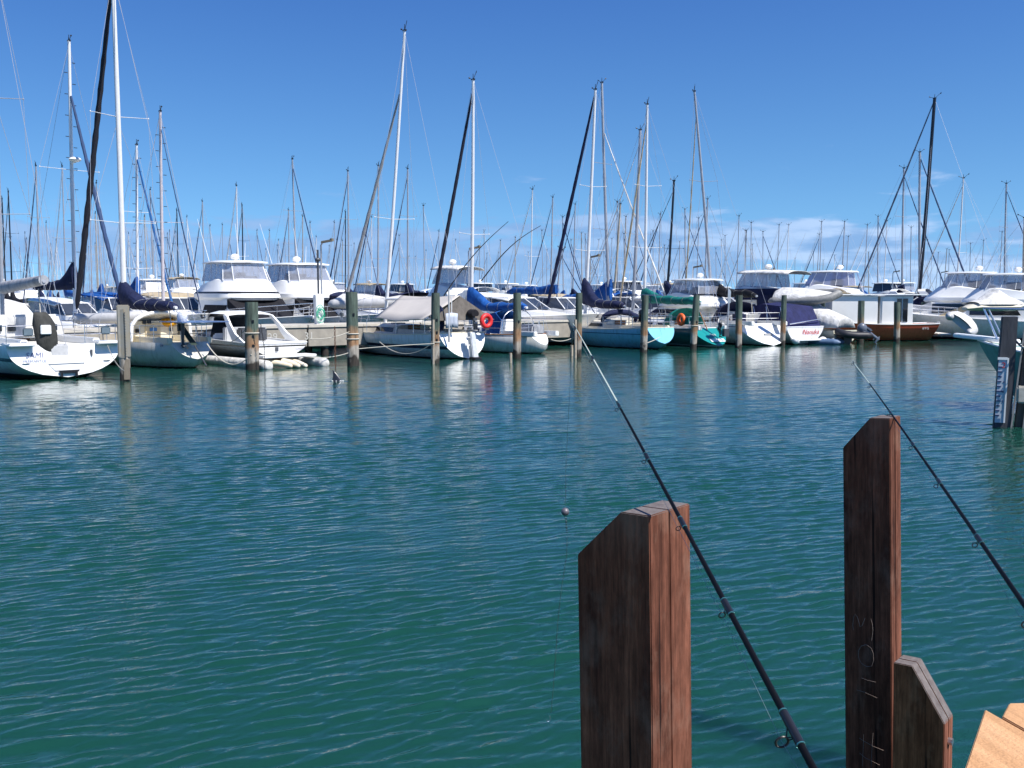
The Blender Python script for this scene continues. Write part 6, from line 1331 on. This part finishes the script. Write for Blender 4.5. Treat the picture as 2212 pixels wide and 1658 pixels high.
# ---------------------------------------------------------------- second row yachts facing us, masts placed by eye against the photograph
def yacht2(px, Y, rz, tip, Lh, label, mm=MASTG, r=.10, spread=((.5, .9),), fr=.05, fm=WHTC, cover=None, boomlen=4.0, radome=None, steps=False, col=.9, hullm=None, bz=2.5, ft=.93, gap=.55, fx=.985):
    off = gap * Lh; c = P(px, 700, Y); c.z = 0; loc = c - Vector((math.cos(rz), math.sin(rz), 0)) * off
    root = empty('sailing_yacht', loc, rz, label, 'sailing boat', 'yachts in the rows behind')
    H = Hull(Lh, 3.2, 1.1, 1.05, 1.4, .05, .45, .72, .2, 1.3, n=2.0); H.build(root, hullm or M_BG[0], DECKW, None, N_=16, M_=6)
    coach(root, H, .36 * Lh, .75 * Lh, .40, win=2, wl=.9)
    xm = off; tl = to_local(root, P(tip[0], tip[1], Y)); tl.y *= 1.0
    m_ = rig(root, xm, 1.3, tl, mm, r, spread, H, Vector((Lh * fx, 0, H.sheer(1) + .05)), fr, fm, ft, radome=radome, steps=steps)
    mb = MB(); mb.tube([(xm - .1, 0, bz), (xm - boomlen, 0, bz)], .06, n=8); bo = mb.build('boom', mm, root, smooth=True)
    if cover: sail_cover(bo, xm, bz, boomlen - .2, cover, col, .2, seed=px)
    rails(root, H)
    return root
M_BG = [hull_mat('background_hull_white', (.72, .72, .72), None, (.02, .03, .05), .06), hull_mat('background_hull_navy', (.015, .02, .06), (.6, .6, .6), (.02, .02, .02), .05), hull_mat('background_hull_cream', (.60, .56, .46), (.03, .05, .2), (.02, .03, .05), .06)]
DBL = mat('steel_blue_sail_strip', (.02, .05, .13), .8)
yacht2(164, 50, R(-40), (149, 88), 11.5, 'yacht with white stepped mast and square radar dome left of the thick black headsail', MASTW, .13, ((.55, 1.5),), .10, DBL, cover=NAVY, radome=.585, steps=True, boomlen=4.5, bz=3.1, ft=.82)
yacht2(354, 52, R(-48), (346, 240), 11.0, 'yacht with pinkish white stepped mast and V spreaders left of the flybridge pair', mat('pinkish_mast', (.55, .50, .52), .4), .12, ((.48, 1.2),), .03, DBL, steps=True, cover=None)
yacht2(299, 56, R(-45), (295, 312), 10.5, 'yacht with chalky white mast and royal blue sail bag right of the tall white mast', MASTW, .11, ((.62, .9), (.3, .9)), .07, mat('bright_blue_strip', (.01, .10, .30), .8), steps=True, cover=ROYAL, boomlen=4.0)
yacht2(1317, 64, R(-48), (1300, 178), 12.0, 'yacht with slim grey mast leaning left of the light blue yacht mast crossing', MASTG, .12, ((.38, 1.0), (.66, .9)), .05, WHTC, cover=ROYAL, boomlen=4.5, ft=.8)
yacht2(1366, 62, R(130), (1383, 280), 11.0, 'yacht with tan grey mast just left of the teal yacht mast', MASTG, .13, ((.45, 1.1),), .03, WHTC, cover=None)
yacht2(1437, 70, R(128), (1456, 390), 11.0, 'yacht with a jet black mast between the teal and the navy hooded yachts', MASTK, .11, ((.5, 1.2), (.2, 1)), .03, BLKC, cover=NAVY)
yacht2(1980, 72, R(132), (2019, 212), 12.5, 'yacht with a very tall raked black mast at the right, navy canopy below', MASTK, .16, ((.35, .25),), .06, mat('slate_strip', (.06, .09, .15), .8), cover=None, ft=.99)
yacht2(1987, 84, R(-50), (1987, 328), 11.5, 'yacht with pale grey mast hidden behind the raked black mast', MASTG, .13, ((.4, .3),), .07, DBL, ft=.97)
yacht2(1273 + 50, 84, R(130), (1340, 440), 11.0, 'yacht with tan mast right of the slim leaning grey mast', MASTT, .12, ((.45, .9),), .03, WHTC)
yacht2(1200, 60, R(-48), (1213, 540), 8.0, 'little yacht under a long royal blue boom cover left of the light blue yacht', MASTG, .06, ((.5, .7),), .03, DBL, cover=ROYAL, boomlen=4.5, col=.1, bz=2.9)
yacht2(2212, 66, R(-50), (2214, 470), 10.5, 'yacht cut by the right edge with grey brown mast', MASTT, .12, ((.5, .9),), .05, WHTC)

# ---------------------------------------------------------------- many yachts farther back: one of each kind, then copies
def far_yacht(h, mm, spread, fr, fm, cover, hullm, mr=.07, rake=.35):
    Lh = h * .85; root = empty('distant_yacht', (0, 0, 0), 0, None, 'sailing boat')
    H = Hull(Lh, 3.0, 1.05, 1.0, 1.35, .05, .4, .72, .1, 1.3, n=2.0); H.build(root, hullm, DECKW, None, N_=10, M_=4)
    mb = MB(); mb.rings([[(x, w_, 1.0), (x, w_ * .85, 1.0 + h_), (x, -w_ * .85, 1.0 + h_), (x, -w_, 1.0)] for x, w_, h_ in ((.36 * Lh, 1.0, .45), (.6 * Lh, .95, .42), (.75 * Lh, .6, .1))]); cb = mb.build('cabin', WHITE, root)
    mb = MB(); mb.box((.47 * Lh, 0, 1.22), (1.8, 2.02, .14)); mb.build('cabin_window', GLASS, cb)
    rig(root, .58 * Lh, 1.2, Vector((.58 * Lh - rake, 0, h)), mm, mr, spread, H, Vector((Lh * .98, 0, 1.4)), fr * .75, fm, .95, wires=.008)
    mb = MB(); mb.tube([(.58 * Lh, 0, 2.3), (.58 * Lh - 3.8, 0, 2.3)], .06, n=6); bo = mb.build('boom', mm, root, smooth=True)
    if cover: sail_cover(bo, .58 * Lh, 2.3, 3.6, cover, .7, .2)
    return root
kinds = {
 'g': far_yacht(12, MASTG, ((.5, .85),), .04, WHTC, ROYAL, M_BG[0]), 'G': far_yacht(13, MASTG, ((.36, .8), (.66, .8)), .065, DBL, NAVY, M_BG[0], .10),
 'w': far_yacht(12, MASTW, ((.45, .9),), .06, WHTC, NAVY, M_BG[0]), 't': far_yacht(12, MASTT, ((.5, .85),), .03, TANC, TANC, M_BG[2], .095),
 'k': far_yacht(12.5, MASTK, ((.35, .8), (.66, .7)), .05, BLKC, BLKC, M_BG[1], .10), 'b': far_yacht(11.5, MASTG, ((.5, .8),), .08, DBL, ROYAL, M_BG[2])}
HGT = dict(g=12, G=13, w=12, t=12, k=12.5, b=11.5); used = set(); placed = []
far = [  # picture column of the mast, row of its tip, kind, facing (1 = bow to us), what singles it out
 (8, 482, 'g', 0, 'far yacht with short grey mast at the very left edge'), (15, 430, 'k', 0, 'far yacht with black mast, left one of the black pair at the left edge'), (29, 415, 'k', 0, 'far yacht with black mast, right one of the black pair at the left edge'),
 (60, 505, 'b', 1, 'far yacht with low grey mast left of the tall thin grey one'), (90, 362, 'G', 0, 'far yacht with tall thin grey mast left of the radar dome mast'), (107, 483, 'g', 1, 'far yacht with short mast and white headsail left of the radar dome mast'), (145, 365, 'g', 0, 'far yacht whose mast hugs the left side of the white stepped mast'),
 (108 + 18, 520, 'w', 1, 'far yacht with small white mast just left of the stepped mast foot'), (201, 420, 'b', 0, 'far yacht with grey mast right of the thick black headsail foot'), (212, 462, 't', 1, 'far yacht with tan mast between the black headsail and the tall white mast'), (228, 500, 'g', 1, 'far yacht with short grey mast close left of the tall white mast'), (218, 400, 'g', 1, 'far yacht whose white forestay slants behind the tall white mast'),
 (270, 455, 'g', 0, 'far yacht with thin mast right of the tall white mast'), (283, 505, 'w', 0, 'far yacht with small white mast left of the chalky mast'), (318, 470, 't', 1, 'far yacht with low tan mast right of the chalky mast'), (331, 412, 'G', 1, 'far yacht with grey mast left of the pinkish mast'), (370, 500, 'g', 1, 'far yacht with short mast right of the pinkish mast'), (388, 456, 'k', 0, 'far yacht with black mast left of the first flybridge roof'), (408, 470, 'w', 1, 'far yacht with pale mast behind the cream canvas left of the first flybridge'),
 (444, 436, 'G', 0, 'far yacht with grey mast above the left end of the first flybridge roof'), (458, 490, 'g', 1, 'far yacht with low mast above the first flybridge roof dome'), (484, 488, 'g', 0, 'far yacht with low grey mast above the middle of the first flybridge roof'), (500, 520, 'b', 1, 'far yacht with very short mast above the first flybridge radar'), (517, 404, 'w', 0, 'far yacht with ragged white mast above the first flybridge roof'), (528, 445, 'k', 0, 'far yacht with black mast above the right end of the first flybridge roof'),
 (585, 500, 'g', 0, 'far yacht with slim mast above the left end of the second flybridge roof'), (604, 520, 'w', 1, 'far yacht with small pale mast above the second flybridge roof'), (627, 456, 'G', 0, 'far yacht with grey mast left of the tallest mast over the second flybridge'), (639, 350, 'G', 1, 'far yacht with the tallest mast over the second flybridge and a white forestay'), (656, 470, 't', 0, 'far yacht with tan mast right of the tallest mast over the second flybridge'), (672, 482, 'g', 1, 'far yacht with short grey mast left of the first dock lamp'), (686, 512, 'w', 0, 'far yacht with white mast hard against the first dock lamp'),
 (725, 482, 'g', 0, 'far yacht with grey mast right of the first dock lamp'), (748, 461, 'k', 0, 'far yacht with black mast left of the awning yacht headsail'), (757, 372, 'G', 0, 'far yacht with tall grey mast left of the awning yacht headsail'), (790, 488, 'b', 1, 'far yacht with short mast under the awning yacht headsail'), (806, 470, 'w', 0, 'far yacht with pale mast between headsail and mast of the awning yacht'), (820, 363, 'G', 0, 'far yacht with tall grey mast behind the awning yacht headsail'), (863, 510, 'g', 1, 'far yacht with short mast right of the awning yacht mast'),
 (884, 368, 'G', 0, 'far yacht with tall grey mast and white spreaders right of the awning yacht mast'), (915, 446, 'g', 1, 'far yacht with thin mast left of the blue cover yacht black headsail'), (950, 500, 'b', 0, 'far yacht with short mast behind the black headsail of the blue cover yacht'), (985, 520, 'w', 1, 'far yacht with low white mast above the cream bimini'), (1045, 500, 'g', 1, 'far yacht with low grey mast right of the blue cover yacht mast'), (1082, 520, 't', 0, 'far yacht with low tan mast above the pair of distant flybridges'),
 (1149, 413, 'w', 0, 'far yacht with bright white mast standing alone in the middle'), (1171, 500, 'g', 1, 'far yacht with short grey mast right of the lone white mast'), (1192, 430, 'G', 0, 'far yacht with thin grey mast left of the long navy headsail'), (1213, 470, 'b', 1, 'far yacht with mast behind the long navy headsail'), (1240, 445, 'G', 0, 'far yacht with thick grey mast left of the light blue yacht mast'), (1255, 505, 't', 1, 'far yacht with short tan mast close left of the light blue yacht mast'), (1262 + 30, 520, 'w', 0, 'far yacht with short pale mast between the crossing masts'),
 (1330, 438, 'g', 1, 'far yacht with mast right of the slim leaning grey mast'), (1350, 470, 't', 0, 'far yacht with yellowish mast left of the teal yacht mast'), (1408, 500, 'g', 1, 'far yacht with short mast right of the teal yacht mast'), (1424, 465, 'b', 0, 'far yacht with mast close left of the jet black mast'), (1478, 455, 'G', 1, 'far yacht with grey mast touching the navy hooded yacht mast'), (1508, 472, 'g', 0, 'far yacht with mast over the curved arch cruiser, left one'), (1526, 432, 'G', 0, 'far yacht with grey mast over the curved arch cruiser, right one'),
 (1556, 520, 'w', 1, 'far yacht with very low mast right of the curved arch cruiser'), (1594, 468, 'g', 0, 'far yacht with grey mast above the left end of the big bimini'), (1609, 500, 'k', 0, 'far yacht with black mast above the big bimini'), (1618, 482, 'g', 1, 'far yacht with grey mast right of the black mast over the bimini'), (1645, 502, 'b', 1, 'far yacht with grey mast above the middle of the big bimini'), (1680, 487, 'g', 0, 'far yacht with mast above the right end of the big bimini'), (1699, 488, 'w', 0, 'far yacht with pale mast above the hanging grey inflatable'),
 (1765, 508, 'b', 0, 'far yacht with short mast left of the purple curtains'), (1772, 480, 'g', 0, 'far yacht with grey mast and dark stay left of the purple curtains'), (1820, 480, 'G', 0, 'far yacht with straight grey mast above the purple curtains'), (1868, 488, 'g', 0, 'far yacht with mast right of the purple curtains, leftmost of a cluster'), (1892, 470, 'G', 1, 'far yacht with mast above the white box cabin roof end'), (1912, 478, 'w', 0, 'far yacht with whitish mast right of the white box cabin'), (1941, 367, 'G', 1, 'far yacht with tall grey mast left of the raked black mast'), (1962, 492, 'g', 1, 'far yacht with low mast between the tall grey and raked black masts'),
 (2010, 560, 'w', 0, 'far yacht with tiny mast right of the raked black mast'), (2072, 388, 'w', 0, 'far yacht with white mast and crosstrees above the right hand flybridges'), (2163, 400, 'G', 1, 'far yacht with tall grey mast and white stay near the right edge'), (2120, 520, 'g', 0, 'far yacht with short mast above the left roof of the right pair'), (2045, 540, 'b', 1, 'far yacht with very low mast right of the black mast')]
def fits(c, a, l_, w_=3.4):
    for c2, a2, l2 in placed:
        d = c2 - c
        if d.length > 13: continue
        u = Vector((math.cos(a), math.sin(a), 0)); v = Vector((-u.y, u.x, 0))
        if abs(d.dot(u)) < l_ * .95 and abs(d.dot(v)) < w_ * .9: return False
    return True
for ob in list(scene.objects):
    if ob.parent is None and ob.name.startswith(('flybridge_cruiser', 'sports_cruiser', 'sailing_yacht', 'houseboat')):
        u = Vector((math.cos(ob.rotation_euler.z), math.sin(ob.rotation_euler.z), 0)); placed.append((ob.location + u * 5, ob.rotation_euler.z, 11))
placed = [(Vector((c.x, c.y, 0)), a, l_) for c, a, l_ in placed]
rnd = random.Random(5)
for px, py, k, face, lab in far:
    a = R(-50 + rnd.uniform(-4, 4)) if face else R(130 + rnd.uniform(-4, 4)); best = None
    for sc_ in (1.0, 1.06, .94, 1.12, .88, 1.18, 1.24, .82, 1.3):
        h = HGT[k] * sc_; Y = (h - CAMH) * FPX / (HOR - py); off = h * .85 * .58; rk = .35 * sc_
        c = P(px, 650, Y); c.z = 0; o_ = c - Vector((math.cos(a), math.sin(a), 0)) * (off - rk); cen = o_ + Vector((math.cos(a), math.sin(a), 0)) * h * .42
        if best is None: best = (o_, sc_, cen, h)
        if Y > 68 and fits(cen, a, h * .85): best = (o_, sc_, cen, h); break
    o_, sc_, cen, h = best; placed.append((cen, a, h * .85))
    r_ = kinds[k] if k not in used else copy_tree(kinds[k]); used.add(k)
    r_.location = o_; r_.rotation_euler = (0, R(rnd.uniform(-.6, .6)), a); r_.scale = (sc_,) * 3
    tag(r_, lab, 'sailing boat', 'distant yachts crowding the marina')

# the faint thicket of thin masts between the landmarks
ORD = ['first', 'second', 'third', 'fourth', 'fifth', 'sixth']
thicket = [(34, 142, 'left edge black masts and radar dome mast', 5), (172, 240, 'radar dome mast and tallest white mast', 4), (256, 346, 'tallest white mast and pinkish mast', 5), (358, 440, 'pinkish mast and first flybridge cruiser', 4), (532, 632, 'the two big flybridge cruisers', 5), (694, 780, 'leftmost dock lamp and grey furled headsail', 4), (850, 930, 'tent awning yacht mast and black headsail', 4), (1024, 1145, 'blue cover yacht mast and lone white mast', 5),
           (1176, 1268, 'lone white mast and light blue yacht mast', 4), (1290, 1378, 'light blue yacht mast and teal yacht mast', 5), (1402, 1474, 'teal yacht mast and navy hooded yacht', 4), (1532, 1640, 'curved arch cruiser and big white bimini', 4), (1704, 1880, 'hanging grey inflatable and white box cabin', 6), (2000, 2200, 'raked black mast and right edge', 6)]
for x0_, x1_, where, n_ in thicket:
    for i in range(n_):
        px = x0_ + (x1_ - x0_) * (i + rnd.uniform(.15, .85)) / n_; py = rnd.uniform(498, 566); k = rnd.choice('ggGwbtg'); face = rnd.random() < .5; a = R((-50 if face else 130) + rnd.uniform(-5, 5)); best = None
        for sc_ in (1.0, 1.1, .9, 1.2, .8, 1.3, 1.4):
            h = HGT[k] * sc_; Y = (h - CAMH) * FPX / (HOR - py); off = h * .85 * .58; c = P(px, 650, Y); c.z = 0; o_ = c - Vector((math.cos(a), math.sin(a), 0)) * (off - .35 * sc_); cen = o_ + Vector((math.cos(a), math.sin(a), 0)) * h * .42
            if best is None: best = (o_, sc_, cen, h)
            if fits(cen, a, h * .85): best = (o_, sc_, cen, h); break
        o_, sc_, cen, h = best; placed.append((cen, a, h * .85)); r_ = copy_tree(kinds[k]); r_.location = o_; r_.rotation_euler = (0, R(rnd.uniform(-1, 1)), a); r_.scale = (sc_,) * 3
        tag(r_, '%s from left of the faint masts between %s' % (ORD[i], where), 'sailing boat', 'distant yachts crowding the marina')

# distant motor boats whose roofs break the skyline
def far_cruiser(tint, topm, band, top='hard'):
    r_, h_ = cruiser('distant_motor_boat', None, (0, 0, 0), 0, 12.5, 4.2, 1.8, band, SMOKE, tint, top, far=True, topm=topm); return r_
mk = [far_cruiser(CLEAR, WHITE, False), far_cruiser(CLEAR, TANC, False, 'bimini'), far_cruiser(SMOKE, WHITE, True)]
fm_ = [(12, 592, 0, 0, 'motor boat with white hardtop at the left edge behind the grey boom'), (62, 603, 1, 1, 'motor boat with grey hood right of the left edge hardtop'), (235, 612, 1, 0, 'motor boat roof low between the black headsail and the white mast'), (325, 600, 0, 1, 'white motor boat roof left of the pinkish mast'), (390, 592, 1, 1, 'motor boat with cream flapping canvas left of the first flybridge'), (718, 598, 0, 1, 'motor boat with clear hood right of the second flybridge cruiser'), (800, 596, 1, 0, 'motor boat with yellowish bimini left of the awning yacht mast'), (872, 600, 2, 0, 'white motor boat right of the awning yacht mast'),
      (1040, 606, 2, 0, 'motor boat with dark rear screen right of the blue cover yacht mast'), (1090, 600, 0, 1, 'distant flybridge with white roof, left one of the middle pair'), (1138, 604, 0, 0, 'distant flybridge with white roof, right one of the middle pair'), (1300, 606, 0, 0, 'motor boat roof between the light blue yacht mast and slim grey mast'), (1345, 604, 2, 1, 'motor boat roof left of the teal yacht mast'), (1402, 604, 0, 0, 'motor boat roof right of the teal yacht mast'), (1445, 606, 1, 1, 'motor boat roof behind the jet black mast'),
      (1560, 612, 2, 0, 'low motor boat right of the curved arch cruiser'), (1738, 606, 0, 1, 'white motor boat roof left of the purple curtains'), (1845, 612, 1, 0, 'low motor boat above the box cabin roof'), (1910, 604, 2, 1, 'motor boat with upper bridge right of the box cabin'), (1950, 606, 0, 0, 'motor boat with round radar left of the raked black mast')]
um = set()
for px, py, k, face, lab in fm_:
    a = R(-52 + rnd.uniform(-10, 10)) if face else R(132 + rnd.uniform(-10, 10)); sc_ = rnd.uniform(.88, 1.0)
    top_z = 4.95 * sc_; Y0 = (top_z - CAMH) * FPX / (HOR - py)
    for dd in (0, 4, -4, 8, -8, 12, 16, 22, 28):
        Y = Y0 + dd; c = P(px, 650, Y); c.z = 0; o_ = c - Vector((math.cos(a), math.sin(a), 0)) * 3.4 * sc_; cen = o_ + Vector((math.cos(a), math.sin(a), 0)) * 6
        if Y > 62 and fits(cen, a, 12, 4.2): break
    placed.append((cen, a, 12)); r_ = mk[k] if k not in um else copy_tree(mk[k]); um.add(k)
    r_.location = o_; r_.rotation_euler = (0, 0, a); r_.scale = (sc_,) * 3; tag(r_, lab, 'motor boat', 'distant motor boats')
# piles of the docks behind
random.seed(11)
n = 0
PG = far_pile = None
for k, (dist, labl) in enumerate(((17, 'weathered pile among the second row of boats'), (44, 'far weathered pile among the third row of boats'))):
    for i in range(-3, 12):
        c = D0 + HV * dist + RV * (i * 7.2 + k * 2)
        if c.y < 40: continue
        if far_pile is None:
            far_pile = empty('mooring_pile', c, 0, None, 'mooring pile'); mb = MB(); mb.tube([(0, 0, -1), (0, 0, 2.6)], .2, .19, n=12); mb.build('shaft', PILE, far_pile, smooth=True); r_ = far_pile
        else: r_ = copy_tree(far_pile)
        r_.location = c; tag(r_, labl, 'mooring pile', 'piles of the %s row' % ('second', 'third')[k])
# a tall pair of fishing rods on stern holders behind the blue cover yacht
for pts, lb in (((950, 652, 1098, 478), 'long dark boat rod slanting right from behind the cream flybridge boat'), ((1040, 606, 1168, 487), 'long dark boat rod slanting right of the blue cover yacht mast')):
    a = P(pts[0], pts[1], 52); b_ = P(pts[2], pts[3], 48); mb = MB(); mb.tube([a.lerp(b_, i / 10) + Vector((0, 0, .35 * math.sin(PI * i / 10))) for i in range(11)], .035, .012, n=6); tag(mb.build('outrigger_pole', BLACK, None, smooth=True), lb, 'pole', 'slanting boat rods')
